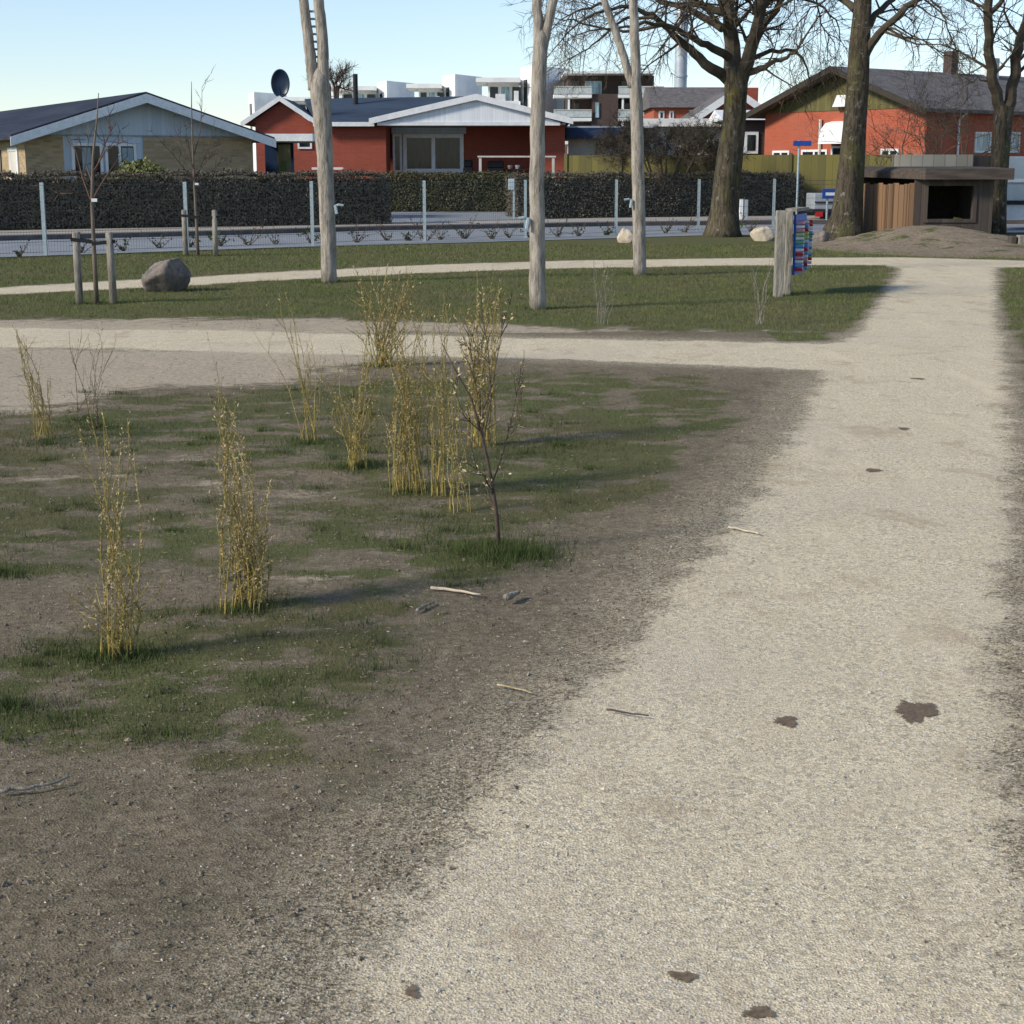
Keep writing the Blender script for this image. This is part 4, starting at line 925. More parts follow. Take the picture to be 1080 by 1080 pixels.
# ------------------------------------------------------------ young staked trees
def young_tree(label, base, stem, branches, r):
    b = G(*base); Y = b[1]; o = thing('young_tree', label, 'tree', b, 0, 'young staked trees on the lawn'); k = lambda px, py, dy=0: P(px, py, Y + dy) - b
    pts = [k(*p) for p in stem]; pts[0][2] = -.04; MB().tube(pts, [r * (1 - .85 * i / (len(pts) - 1)) for i in range(len(pts))], 8).build('trunk', M['youngbark'], o, True)
    mb = MB()
    for br, dy in branches:
        n_ = len(br); q_ = [k(a, c, dy * i / (n_ - 1)) for i, (a, c) in enumerate(br)]
        mb.tube(q_, [r * .36 * (1 - .75 * i / (n_ - 1)) for i in range(n_)], 5)
        for i in range(5):
            f = rng.uniform(.3, 1); j = min(int(f * (n_ - 1)), n_ - 2); c = q_[j] + (q_[j + 1] - q_[j]) * (f * (n_ - 1) - j); d = q_[j + 1] - q_[j]; d = d / np.linalg.norm(d)
            grow(mb, c, d + rng.normal(0, .5, 3), rng.uniform(.15, .4), .005, 1, 0, 3, 2)
    mb.build('crown', M['twigred'], o)
    c = k(stem[2][0] + 2, stem[2][1] - 1); MB().box(c[0] - .02, c[0] + .05, c[1] - .05, c[1] - .035, c[2] - .02, c[2] + .02).build('tag', M['white'], o)
    return o
young_tree('young bare tree between two stakes beside the grey boulder, nearest the camera', (102, 320), [(102,320),(99,260),(97,212),(98,165),(102,128),(104,98)],
  [([(97,212),(80,204),(62,198),(52,196)], -.3), ([(96,212),(88,190),(80,160),(72,142)], .3), ([(99,208),(108,192),(116,180),(124,168)], -.2), ([(99,185),(108,160),(115,140),(120,128)], .3), ([(98,195),(90,170),(95,140)], .5), ([(99,180),(112,158),(128,150)], -.4)], .032)
young_tree('young bare tree between two stakes near the fence, farther from the camera', (209, 270), [(209,270),(207,230),(205,195),(203,150),(202,115),(202,86)],
  [([(205,192),(192,175),(180,160),(170,150)], -.4), ([(206,190),(214,170),(221,150),(225,135)], .3), ([(204,180),(194,160),(184,135),(180,120)], .4), ([(205,185),(216,172),(228,162)], -.4), ([(204,165),(211,140),(213,110),(213,92)], .3), ([(204,180),(198,150),(195,128)], -.3), ([(206,192),(222,182),(232,172)], .2)], .034)
def stakes(label, a, b, strap_y, r):
    A, B = G(*a[0]), G(*b[0]); o = thing('tree_stakes', label, 'tree stakes', A, 0, 'stake pairs holding the young trees')
    At, Bt = P(a[1][0], a[1][1], A[1]) - A, P(b[1][0], b[1][1], B[1]) - A; B0 = B - A
    MB().tube([(0, 0, -.05), At * .5, At, At + (0, 0, .012)], [r, r, r * .96, r * .7], 12).build('stake', M['stake'], o, True)
    MB().tube([B0 - (0, 0, .05), (B0 + Bt) * .5, Bt, Bt + (0, 0, .012)], [r, r, r * .96, r * .7], 12).build('stake', M['stake'], o, True)
    s1, s2 = At + (At * .0) - (0, 0, strap_y), Bt - (0, 0, strap_y + .03); mid = (s1 + s2) / 2 - np.array([0, 0, .02])
    mb = MB()
    for p_, q_ in ((s1 - (r * 1.2, 0, 0), mid), (mid - (0, 0, .02), s2 + (r * 1.2, 0, 0))):
        for off in (-r - .005, r + .005):
            mb.add([(p_[0], p_[1] + off, p_[2] - .022), (q_[0], q_[1] + off * .5, q_[2] - .022), (q_[0], q_[1] + off * .5, q_[2] + .022), (p_[0], p_[1] + off, p_[2] + .022)], [(0, 1, 2, 3)])
    st = mb.build('strap', M['black'], o); s_ = st.modifiers.new('s', 'SOLIDIFY'); s_.thickness = .006
    return o
stakes('pair of grey wooden stakes with black strap around the nearer young tree', ((84,320),(80,246)), ((120,320),(115,246)), .07, .048)
stakes('pair of grey wooden stakes with black strap around the farther young tree', ((196,270),(194,222)), ((227.5,270),(226,222)), .09, .05)

# ------------------------------------------------------------ boulders
def boulder(label, px, py, sx, sy, sz, m, seed, rz=0, flat=0.25, group=None):
    r_ = np.random.default_rng(seed); n_, k_ = 44, 26; vs = []; planes = r_.normal(0, 1, (13, 3)); planes /= np.linalg.norm(planes, axis=1)[:, None]; dist = r_.uniform(.62, .88, 13)
    for i in range(k_ + 1):
        for j in range(n_):
            th = math.pi * i / k_; ph = 2 * math.pi * j / n_; d = np.array([math.sin(th) * math.cos(ph), math.sin(th) * math.sin(ph), math.cos(th)])
            r = 1.0
            for pl, ds_ in zip(planes, dist):
                c = d @ pl
                if c > .2: r = min(r, ds_ / c)
            d = d * r * (1 + .03 * math.sin(5 * ph + seed)); vs.append((d[0] * sx, d[1] * sy, d[2] * sz + sz * .62))
    fs = [(i * n_ + j, (i + 1) * n_ + j, (i + 1) * n_ + (j + 1) % n_, i * n_ + (j + 1) % n_) for i in range(k_) for j in range(n_)]
    o = mesh('boulder', vs, fs, m, None, True); su = o.modifiers.new('s', 'SUBSURF'); su.levels = su.render_levels = 1; su.subdivision_type = 'SIMPLE'
    tx = bpy.data.textures.new('rock', 'CLOUDS'); tx.noise_scale = max(sx, sz) * .5; dm = o.modifiers.new('d', 'DISPLACE'); dm.texture = tx; dm.strength = sx * .08; dm.texture_coords = 'LOCAL'
    g = G(px, py); o.location = (g[0], g[1], -.03); o.rotation_euler = (0, 0, rz); 
    if seed == 4:
        for v in o.data.vertices: v.co.z *= 1 + .24 * min(v.co.x / sx, .4)
    return tag(o, label, 'boulder', group)
boulder('grey brown granite boulder on the lawn beside the near staked tree', 176, 307, .345, .33, .34, M['stone'], 4, .3)
boulder('pale beige boulder at the road edge behind the right forked pole', 661, 256, .23, .2, .24, M['stonebeige'], 8, 0)
boulder('pinkish beige boulder left of the blue activity board', 806, 254, .34, .25, .22, M['stonebeige'], 12, 0)
boulder('brown round boulder just right of the blue activity board', 866, 258, .22, .2, .21, M['stone'], 21, 0)

# ------------------------------------------------------------ activity board
pb = G(821, 312); pb2 = G(834, 307)
ac = thing('activity_board', 'upright blue board with rows of coloured pegs on two wooden posts beside the path', 'activity board', pb)
k = lambda px, py, Y: P(px, py, Y) - pb
Yb = pb[1]; ztop = k(821, 222, Yb)[2]
MB().box(-.065, .055, -.06, .06, -.05, ztop).build('post', M['stake'], ac, bevel=.01)
e0 = k(830, 300, Yb + .25); e1 = k(842, 290, Yb + 1.1)
MB().box(e0[0] - .045, e0[0] + .045, e0[1] - .05, e0[1] + .05, -.05, ztop - .02).build('post', M['stake'], ac, bevel=.01)
# blue board from e0 to e1
d_ = e1 - e0; d_[2] = 0; Lb = np.linalg.norm(d_); d_ /= Lb; nn = np.array([d_[1], -d_[0], 0])
def bq(a0, a1, o0, o1, z0, z1):
    p = [e0 + d_ * a0 + nn * o0, e0 + d_ * a1 + nn * o0, e0 + d_ * a1 + nn * o1, e0 + d_ * a0 + nn * o1]
    return MB().slab([(q_[0], q_[1]) for q_ in p[::-1]], z0, z1)
zb0 = k(840, 289, Yb + .5)[2]
bq(.06, Lb + .05, .052, .08, zb0, ztop - .06).build('board', M['boardblue'], ac)
bq(-.03, Lb + .1, -.05, .1, ztop - .018, ztop + .02).build('cap_rail', M['stake'], ac)
pegc = {}
for nm, c in (('red', (.5, .03, .03)), ('white', (.75, .75, .72)), ('yellow', (.65, .60, .08)), ('green', (.15, .45, .18)), ('sky', (.12, .35, .65)), ('pink', (.6, .3, .32)), ('lime', (.5, .62, .2))):
    pegc[nm] = mat(nm + ' plastic', c, tuple(x * .85 for x in c), 6, rough=.45)
rows = ['pink red white', 'white red sky', 'pink white red', 'lime sky yellow', 'white green lime', 'green sky white', 'sky white sky', 'white sky red', 'red white sky', 'pink sky white', 'white red pink', 'sky white red', 'red white sky']
zr_ = np.linspace(ztop - .17, zb0 + .07, len(rows))
for z, rw in zip(zr_, rows):
    cs = rw.split(); N = 5
    for j in range(N):
        a = .12 + (Lb - .16) * j / (N - 1); c = e0 + d_ * a + nn * .08; L2 = .10 if j % 2 == 0 else .075
        MB().tube([(c[0], c[1], z), (c[0] + nn[0] * L2, c[1] + nn[1] * L2, z + .004)], [.024, .019], 8).build('peg', pegc[cs[j % 3]], ac)

# ------------------------------------------------------------ wooden hut with mound
Yh = 38.5; XH = lambda px, Y=Yh: P(px, 200, Y)[0]; ZH = lambda py, Y=Yh: P(1000, py, Y)[2]
hx = XH(965)
hut = thing('play_hut', 'low wooden play hut with thick flat roof and dark open front beside the mound', 'play hut', (hx, Yh, 0))
f0, f1 = 0, XH(1048) - hx; o0, o1 = XH(979) - hx, XH(1027) - hx; zt_, zoT, zoB = ZH(188), ZH(196), ZH(231)
MB().box(f0, o0 - .09, 0, .1, 0, zt_).box(o1 + .09, f1, 0, .1, 0, zt_).box(o0 - .09, o1 + .09, 0, .1, 0, zoB - .08).box(o0 - .09, o1 + .09, 0, .1, zoT + .08, zt_).build('front_wall', M['hutgrey'], hut)
mb = MB(); mb.box(o0 - .09, o0, -.03, .14, zoB, zoT).box(o1, o1 + .09, -.03, .14, zoB, zoT).box(o0 - .09, o1 + .09, -.03, .14, zoT, zoT + .08).box(o0 - .09, o1 + .09, -.03, .14, zoB - .08, zoB)
mb.build('window_frame', M['hutgrey'], hut)
arc = []
for i in range(15):
    f = i / 14; px = 965 - 60 * math.sin(f * math.pi / 2); arc.append((XH(px, Yh + 1.8 * f) - hx, 1.8 * (1 - math.cos(f * math.pi / 2))))
mb = MB()
for i in range(14):
    (a, c), (a2, c2_) = arc[i], arc[i + 1]; gx, gy = (a2 - a) * .04, (c2_ - c) * .04
    mb.slab([(a + gx, c + gy), (a + gx, c + gy + .06), (a2 - gx, c2_ - gy + .06), (a2 - gx, c2_ - gy)][::-1], 0, ZH(193) - .02 * (i % 3))
mb.build('side_wall', M['hutplank'], hut)
MB().box(f1 - .1, f1, .1, 2.6, 0, zt_).build('end_wall', M['hutgrey'], hut)
MB().box(arc[-1][0], f1 - .1, 2.5, 2.6, 0, zt_).build('back_wall', M['darkwood'], hut)
yr = Yh - .35
rp = [(XH(908, Yh + 1.6) - hx, 1.7), (XH(975, yr) - hx, -.35), (XH(1069, yr) - hx, -.35), (XH(1069, yr) - hx + .15, 2.9), (XH(908, Yh + 1.6) - hx, 2.9)]
zT, zBt = P(1000, 177.5, yr)[2], P(1000, 189.5, yr)[2]
MB().slab(rp, [zBt + .05, zBt, zBt, zBt, zBt], [zT - .1, zT, zT, zT + .05, zT + .05]).build('roof', M['hutroof'], hut, bevel=.01)
# yellow leaves of a toy inside
bk = MB().slab([(-.1, 0), (.1, 0), (.13, .12), (-.07, .12)], 0, [.08, .05, .07, .1]).build('toy_bucket', pegc['yellow']); bk.location = (XH(1018), Yh + .5, .42)
tag(bk, 'small yellow toy lying in the dark opening of the hut', 'toy')
bn = thing('hut_bench', 'dark bench shelf inside the play hut opening', 'bench', (hx + o0 + .1, Yh + .3, 0)); MB().box(0, o1 - o0 - .1, 0, .45, .36, .42).build('seat', M['hutgrey'], bn); MB().box(0, .06, 0, .4, 0, .36).build('leg', M['hutgrey'], bn); MB().box(o1 - o0 - .16, o1 - o0 - .1, 0, .4, 0, .36).build('leg', M['hutgrey'], bn)
# pale board wall behind hut
Yw = 44.0; a, b = P(944, 170, Yw)[0], P(1026, 170, Yw)[0]; zz = P(980, 163, Yw)[2]
pf = thing('pale_board_wall', 'pale new wooden board screen standing behind the hut roof', 'screen', ((a + b) / 2, Yw, 0))
MB().box(-(b - a) / 2, (b - a) / 2, 0, .06, .1, zz).build('boards', M['palewood'], pf); 
for s in (-1, 0, 1): MB().box(s * (b - a) / 2 - .05, s * (b - a) / 2 + .05, .065, .15, 0, zz - .03).build('post', M['stake'], pf)
a, b = P(1027, 170, Yw)[0], P(1062, 170, Yw)[0]
pf = thing('brown_board_wall', 'weathered brown board screen between pale screen and forked trunk', 'screen', ((a + b) / 2, Yw + .1, 0))
MB().box(-(b - a) / 2, (b - a) / 2, 0, .06, .1, zz - .03).build('boards', M['hutgrey'], pf); MB().box(-.05, .05, .065, .15, 0, zz - .05).build('post', M['stake'], pf)
# mound
mc = G(965, 262); mx0, mx1 = G(858, 262)[0], G(1068, 268)[0]; xs_ = np.linspace(mx0 - .3, 9.6 + 3, 70); ys_ = np.linspace(30.4, 37.9, 50)
MX, MY = np.meshgrid(xs_, ys_)
def mh(x, y):
    cx, cy = XH(955), 36.2; u_ = (x - cx) / 2.3; v_ = np.where(y < cy, (y - cy) / 4.6, (y - cy) / 1.9)
    h_ = .44 * np.exp(-(u_ ** 2) * 1.5 - v_ ** 2 * 1.9); return h_ + (fbm(x, y, 2.5, 61) - .5) * .10 * sstep(0, .2, h_) - .025
MZ = mh(MX, MY); wx = np.minimum(MX - xs_[0], xs_[-1] - MX); wy = np.minimum(MY - ys_[0], ys_[-1] - MY); MZ = np.where(np.minimum(wx, wy) < .02, -.05, MZ)
nv = len(xs_); fs = [(i * nv + j, i * nv + j + 1, (i + 1) * nv + j + 1, (i + 1) * nv + j) for i in range(len(ys_) - 1) for j in range(nv - 1)]
def soilgrass():
    m, n, b = newmat('sandy mound soil'); g = NG(n); co = g.coord('Object')
    f = g.noise(co, 2.4, 6, .7); f2 = g.noise(co, 14, 5, .75)
    c = g.mix(g.smooth(f2, .35, .65), (.30, .245, .18), (.17, .135, .095)); c = g.mix(g.smooth(f, .45, .65, 0, .35), c, (.36, .30, .22)); c = g.mix(g.smooth(g.noise(co, 1.1, 5, .7), .55, .62, 0, .85), c, (.075, .10, .03))
    n.links.new(c, b.inputs['Base Color']); b.inputs['Roughness'].default_value = 1; b.inputs['Specular IOR Level'].default_value = .05; g.bump(f2, .8, .05, b); return m
struct(mesh('soil_mound', np.stack([MX, MY, MZ], -1).reshape(-1, 3), fs, soilgrass(), None, True))
# timber block at the right edge
for lab, px, w_, h_ in (('short timber block left of the pair at the right frame edge', 1069, .14, .36), ('wider pale timber block at the right frame edge', 1082, .3, .38)):
    p = P(px, 255, 33.5); o = MB().box(-w_ / 2, w_ / 2, 0, .2, 0, h_ * .8).build('timber_block', M['stake'] if w_ > .2 else M['hutgrey'], bevel=.02); o.location = (p[0], 33.5, 0); tag(o, lab, 'timber block')

# ------------------------------------------------------------ willow clumps
def leaf_strips(pts, dirs, ln, wd):
    n = len(pts); d = dirs / (np.linalg.norm(dirs, axis=1)[:, None] + 1e-9); s = np.cross(d, rng.normal(0, 1, (n, 3))); s /= np.linalg.norm(s, axis=1)[:, None] + 1e-9
    L = ln * rng.uniform(.5, 1.3, (n, 1)); W_ = wd * rng.uniform(.6, 1.3, (n, 1)); curl = np.cross(d, s) * L * rng.uniform(-.4, .4, (n, 1))
    return np.stack([pts, pts + d * L * .45 + s * W_, pts + d * L + curl, pts + d * L * .5 - s * W_], 1).reshape(-1, 3)
def willow(label, base, stems, r=.0045, leafy=1.0, m='willow', lm='dryleaf', gm='greenleaf', spread=.07, name='willow_shrub', sub=4, gfrac=.4, lsize=.015, group='young willow clumps in the foreground grass'):
    """stems: (top px, top py, count, jitter px)"""
    b = G(*base); Y = b[1]; o = thing(name, label, 'shrub', b, 0, group); mb = MB(); LP, LD, GP, GD = [], [], [], []
    s = 1 / PM(Y)
    for tx, ty, cnt, jit in stems:
        cnt = int(cnt * 1.4 + .4)
        for c in range(cnt):
            a0 = rng.normal(0, spread * .5, 3); a0[2] = -.02; dyy = rng.normal(0, .12)
            hf = 1.1 - .5 * rng.random() ** 1.5 if cnt > 3 else rng.uniform(.88, 1.06); tt = P(tx + rng.normal(0, jit), base[1] + (ty - base[1]) * hf, Y) - b; tt[0] = a0[0] + (tt[0] - a0[0]); tt[1] = dyy
            n_ = 7; pts = []; ph = rng.uniform(0, 6); am = rng.uniform(.006, .04)
            for i in range(n_ + 1):
                f = i / n_; bow = f ** 1.25; p = a0 * (1 - bow) + tt * bow; p[2] = tt[2] * f + a0[2] * (1 - f); p = p + np.array([math.sin(ph + f * 7), math.cos(ph + f * 6), 0]) * am * f; pts.append(p)
            rs = r * rng.uniform(.35, .75); mb.tube(pts, [rs * (1 - .7 * i / n_) for i in range(n_ + 1)], 5, False)
            hgt = tt[2]; nl = int(leafy * hgt * rng.uniform(110, 230))
            for _ in range(nl):
                f = rng.beta(1.6, 1.5); i = min(int(f * n_), n_ - 1); p = pts[i] + (pts[i + 1] - pts[i]) * (f * n_ - i)
                d = (pts[i + 1] - pts[i]); d = d / (np.linalg.norm(d) + 1e-9) * .9 + rng.normal(0, .55, 3)
                if rng.random() < gfrac * (1.1 - f * .8): GP.append(p); GD.append(d)
                else: LP.append(p); LD.append(d)
            for _ in range(sub):
                f = rng.uniform(.3, .92); i = min(int(f * n_), n_ - 1); p = pts[i] + (pts[i + 1] - pts[i]) * (f * n_ - i); d = (pts[i + 1] - pts[i]); d /= np.linalg.norm(d) + 1e-9
                d = d + rng.normal(0, .35, 3); L = hgt * rng.uniform(.06, .28); q_ = p + d * L; mb.tube([p, (p + q_) / 2 + rng.normal(0, .006, 3), q_], [rs * .5, rs * .4, rs * .2], 3, False)
                for _ in range(int(5 * leafy)): ff = rng.random(); LP.append(p + d * L * ff); LD.append(d + rng.normal(0, .6, 3))
    mb.build('stems', M[m], o)
    if LP: tri_mesh('dry_leaves', leaf_strips(np.array(LP), np.array(LD), lsize, lsize * .16), 4, M[lm], o)
    if GP: tri_mesh('young_leaves', leaf_strips(np.array(GP), np.array(GD), lsize * .7, lsize * .16), 4, M[gm], o)
    return o
willow('tall sparse willow clump with upright straw tops, nearest on the left', (125, 692), [(104, 430, 3, 5), (122, 445, 3, 5), (138, 500, 5, 6), (150, 580, 4, 10), (95, 600, 4, 10)], .0048, .8)
willow('dense straw coloured willow clump leaning left, beside the sandy trail', (265, 642), [(233, 412, 6, 4), (245, 470, 10, 8), (262, 510, 10, 9), (275, 545, 8, 8), (285, 585, 4, 4)], .0045, 1.1, spread=.085)
willow('yellowish willow shoots leaning left near the left edge', (48, 465), [(22, 352, 4, 3), (30, 390, 4, 4), (52, 400, 2, 6)], .0055, .7)
willow('two thin purple brown willow shoots between left edge shoots and tall sparse clump', (97, 455), [(83, 350, 2, 1), (106, 352, 3, 2), (100, 400, 2, 4)], .004, .35, m='willowbrown', gfrac=.2)
willow('slender willow clump arching left toward the dusty path', (328, 465), [(303, 312, 3, 3), (268, 352, 1, 2), (330, 370, 4, 6), (345, 375, 2, 4)], .005, .45, gfrac=.5)
willow('bushy yellow based willow clump left of the densest one', (374, 494), [(358, 388, 6, 6), (398, 300, 3, 6), (380, 400, 8, 10), (395, 370, 5, 7)], .0048, .6, gfrac=.6)
willow('densest tall yellow green willow clump in the middle', (434, 520), [(428, 318, 6, 6), (420, 350, 6, 6), (438, 350, 8, 8), (450, 340, 5, 7), (410, 420, 4, 6)], .0048, .9, gfrac=.6, spread=.09)
willow('upright yellow willow shoots just right of the densest clump', (464, 523), [(458, 330, 5, 4), (472, 375, 4, 3), (455, 400, 3, 5)], .005, .7, gfrac=.65)
willow('three thin yellow willow shoots left of the brown sapling', (482, 540), [(478, 372, 2, 3), (492, 420, 2, 6), (470, 470, 3, 10)], .0045, .6, gfrac=.6)
willow('dry straw topped willow clump behind the middle clumps by the cross path', (402, 386), [(384, 290, 5, 5), (412, 285, 6, 5), (430, 300, 6, 6), (436, 285, 4, 5), (380, 320, 4, 8), (445, 330, 3, 8)], .007, .22, m='willow', gfrac=.2, lsize=.03)
willow('pale feathery willow clump with straw tops behind the brown sapling', (508, 470), [(498, 305, 6, 5), (515, 300, 7, 6), (525, 315, 5, 5), (485, 330, 3, 6)], .006, .45, gfrac=.35, lsize=.024)
willow('single thin bare shoot right of the brown sapling', (548, 450), [(551, 372, 3, 2)], .0035, .2, m='willowbrown', gfrac=.1)
willow('thin dry willow shoots on the lawn right of the central pole', (635, 342), [(626, 280, 3, 2), (637, 275, 3, 2), (645, 285, 3, 2)], .006, .25, gfrac=.1, m='stake', group='thin dry shoots on the far lawn')
willow('thin dry willow shoots on the lawn left of the blue activity board', (802, 342), [(798, 290, 3, 1.5), (812, 285, 3, 2)], .007, .25, gfrac=.1, m='stake', group='thin dry shoots on the far lawn')
# brown sapling
b = G(527, 583); Y = b[1]; sap = thing('brown_sapling', 'dark brown leaning sapling growing from the bright green grass tuft', 'tree', b); k = lambda px, py, dy=0: P(px, py, Y + dy) - b
tr = [k(527, 583), k(524, 545), k(519, 510), k(513, 480), k(507, 455), k(497, 420), k(480, 390), k(466, 362)]; tr[0][2] = -.02
MB().tube(tr, [.0095, .009, .008, .007, .006, .0045, .003, .0018], 8).build('trunk', M['willowbrown'], sap, True)
mb = MB(); LP, LD = [], []
for br, dy in (([(513, 480), (505, 430), (498, 380), (493, 345)], .1), ([(510, 465), (518, 420), (515, 370), (508, 330)], -.1), ([(519, 510), (530, 480), (540, 440), (552, 380)], .1), ([(507, 455), (490, 440), (475, 400)], -.1), ([(521, 525), (510, 500), (498, 492)], -.1), ([(524, 545), (515, 520), (508, 500)], .1), ([(505, 450), (520, 400), (530, 345), (538, 320)], .1)):
    q_ = [k(a, c, dy * i / 3) for i, (a, c) in enumerate(br)]; n_ = len(q_); mb.tube(q_, [.0036 * (1 - .7 * i / (n_ - 1)) for i in range(n_)], 5)
    for i in range(n_ - 1):
        for _ in range(4):
            p = q_[i] + (q_[i + 1] - q_[i]) * rng.random(); d = q_[i + 1] - q_[i]; d /= np.linalg.norm(d); d = d + rng.normal(0, .5, 3); q2 = p + d * rng.uniform(.03, .1); mb.tube([p, q2], [.0025, .001], 3, False)
            for _ in range(4): LP.append(p + (q2 - p) * rng.random()); LD.append(d + rng.normal(0, .6, 3))
mb.build('crown', M['willowbrown'], sap); tri_mesh('dry_leaves', leaf_strips(np.array(LP), np.array(LD), .022, .0045), 4, M['dryleaf'], sap)

# ------------------------------------------------------------ small shrubs along the fence
sh = [(86,268,.8),(131,266,.7),(168,263,1),(200,262,.6),(233,261,.8),(262,260,1.2),(290,259,.7),(328,258,1.1),(376,257,.9),(408,255,1),(432,255,.6),(450,255,1.3),(464,254,.8),(490,253,1),(518,253,1.2),(537,252,.9),(560,252,.7),(588,251,1),(610,250,.9),(640,249,.6),(702,247,.9),(722,246,1.0),(775,246,.9),(792,246,.8),(20,272,.6)]
_cnt = {}
def ordn(k_):
    _cnt[k_] = _cnt.get(k_, 0) + 1; return ['first', 'second', 'third', 'fourth', 'fifth', 'sixth', 'seventh'][_cnt[k_] - 1]
for idx, (px, py, sc_) in enumerate(sh):
    b = G(px, py - .6); s_ = sc_ * .9
    near = 'left of the post by the near staked tree' if px < 60 else 'behind the near staked tree' if px < 150 else 'behind the grey boulder' if px < 185 else 'behind the far staked tree' if px < 240 else 'left of the left forked pole' if px < 340 else 'right of the left forked pole' if px < 440 else 'in front of the driveway' if px < 545 else 'beside the central pole' if px < 600 else 'left of the right forked pole' if px < 660 else 'right of the right forked pole' if px < 750 else 'right of the large lichened trunk'
    o = thing('fence_shrub', '%s %s seedling %s, under the mesh fence' % (ordn(near), ['twiggy', 'leafy', 'bare stemmed'][idx % 3], near), 'shrub', b, 0, 'seedling shrubs under the fence')
    mb = MB(); LP, LD = [], []
    for c in range(int(rng.uniform(4, 9) + 4 * sc_)):
        an = rng.uniform(0, 6.28); d = np.array([math.cos(an) * .8, math.sin(an) * .4, rng.uniform(.6, 1.2)]); L = rng.uniform(.12, .55) * s_; p1 = d * L * .6 + rng.normal(0, .02, 3); p2 = p1 + (d + rng.normal(0, .5, 3)) * L * .5
        mb.tube([(0, 0, -.02), p1, p2], [.008, .006, .003], 4, False)
        nl = 10 if idx % 3 == 1 else 4
        for _ in range(nl): f = rng.random(); LP.append(p1 * (1 - f) + p2 * f if rng.random() < .6 else p1 * f); LD.append(rng.normal(0, 1, 3) + (0, 0, .4))
    mb.build('stems', M['twigred'], o); tri_mesh('leaves', leaf_strips(np.array(LP), np.array(LD), .07, .018), 4, M['darkleaf'], o)

# ------------------------------------------------------------ grass blades
def blades(name, label, X_, Y_, h, wd, m, lean=.5):
    n = len(X_); pdv = sdist(X_, Y_, PATH); z = zfield(X_, Y_, pdv) - .004
    an = rng.uniform(0, 2 * math.pi, n); s = np.stack([np.cos(an), np.sin(an), np.zeros(n)], 1) * (wd * .5)[:, None]
    la = rng.uniform(0, 2 * math.pi, n); le = rng.uniform(.1, 1, n) * lean
    b = np.stack([X_, Y_, z], 1); t = b + np.stack([np.cos(la) * le * h, np.sin(la) * le * h, h * np.sqrt(np.maximum(1 - le ** 2 * .8, .1))], 1)
    V_ = np.stack([b - s, b + s, t], 1).reshape(-1, 3)
    o = tri_mesh(name, V_, 3, m); return tag(o, label, 'grass', kind='stuff')
def scatter(n, x0, x1, y0, y1, power=1.0):
    """density falls with distance"""
    f = rng.random(n); Y_ = y0 * (y1 / y0) ** (f ** power); hw = Y_ * .36 + .6; X_ = rng.uniform(-1, 1, n) * hw; return X_, Y_
X1, Y1 = scatter(560000, 0, 0, 3.0, 36, .85); pdv, gv, sv = fields(X1, Y1); fine = fbm(X1, Y1, 5, 71, 3)
keep = (pdv < -.03) & (rng.random(len(X1)) < sstep(.22, .75, gv + (fine - .5) * .9) * .9 + .02)
mask = ~((X1 > mx0) & (Y1 > 31) & (mh(X1, Y1) > .03)); keep &= mask
# keep blades off the road
ra = np.array([G(*p)[:2] for p in NEAR]); yroad = np.interp(X1, ra[:, 0], ra[:, 1]); keep &= Y1 < yroad - .02
X1, Y1 = X1[keep], Y1[keep]; hh = rng.uniform(.012, .035, len(X1)) * (1 + Y1 * .02); ww = np.maximum(.0022, Y1 * .00034) * rng.uniform(.7, 1.3, len(X1))
hh[Y1 < 15.5] *= .72; nr = Y1 < 15.5 + (fbm(X1, Y1, .5, 5) - .5) * 2
blades('worn_grass', 'sparse worn olive grass on the trodden foreground', X1[nr], Y1[nr], hh[nr], ww[nr], M['grassworn'], .9)
blades('lawn_grass', 'short green grass growing on the lawns between the far paths and the road', X1[~nr], Y1[~nr], hh[~nr], ww[~nr], M['grassleaf'], .8)
# taller tufts round plant bases
tx_, ty_ = [], []
for px, py, r_, n_ in [(527,583,.22,3400),(545,590,.16,1400),(125,692,.17,1800),(262,645,.14,1200),(8,745,.13,900),(2,603,.16,900),(374,494,.2,900),(434,520,.16,600),(50,470,.35,1200),(105,452,.3,900),(330,468,.3,900),(347,298,.3,700),(567,326,.22,500),(676,290,.35,700),(825,310,.4,1400),(850,308,.3,500),(176,306,.5,900),(84,320,.15,250),(120,320,.15,250),(102,320,.2,300),(196,270,.3,300),(228,270,.3,300),(402,386,.25,600),(470,560,.35,700),(590,470,.5,1200),(450,545,.3,500),(300,480,.3,400)]:
    c = G(px, py); rr_ = np.abs(rng.normal(0, r_ * .55, n_)); an = rng.uniform(0, 6.28, n_); tx_.append(c[0] + rr_ * np.cos(an) * 1.4); ty_.append(c[1] + rr_ * np.sin(an))
for _ in range(230):        # scattered small tufts in the worn grass
    f = rng.random(); Y0 = 4.2 * (12.0 / 4.2) ** f; X0 = rng.uniform(-.36, .05) * Y0; g0 = blobs(np.array([X0]), np.array([Y0]), GB)[0]
    if rng.random() < g0 * .9 and sdist(np.array([X0]), np.array([Y0]), PATH)[0] < -.5:
        n_ = int(rng.uniform(30, 140)); rr_ = np.abs(rng.normal(0, rng.uniform(.03, .09), n_)); an = rng.uniform(0, 6.28, n_); tx_.append(X0 + rr_ * np.cos(an) * 1.5); ty_.append(Y0 + rr_ * np.sin(an))
tx_, ty_ = np.concatenate(tx_), np.concatenate(ty_); hh = rng.uniform(.018, .055, len(tx_)) * np.where(np.hypot(tx_ - G(527, 583)[0], ty_ - G(527, 583)[1]) < .5, 1.3, 1); blades('grass_tufts', 'longer bright green grass tufts around plant and pole feet', tx_, ty_, hh, np.maximum(.0028, ty_ * .00035), M['grassdark'], .75)

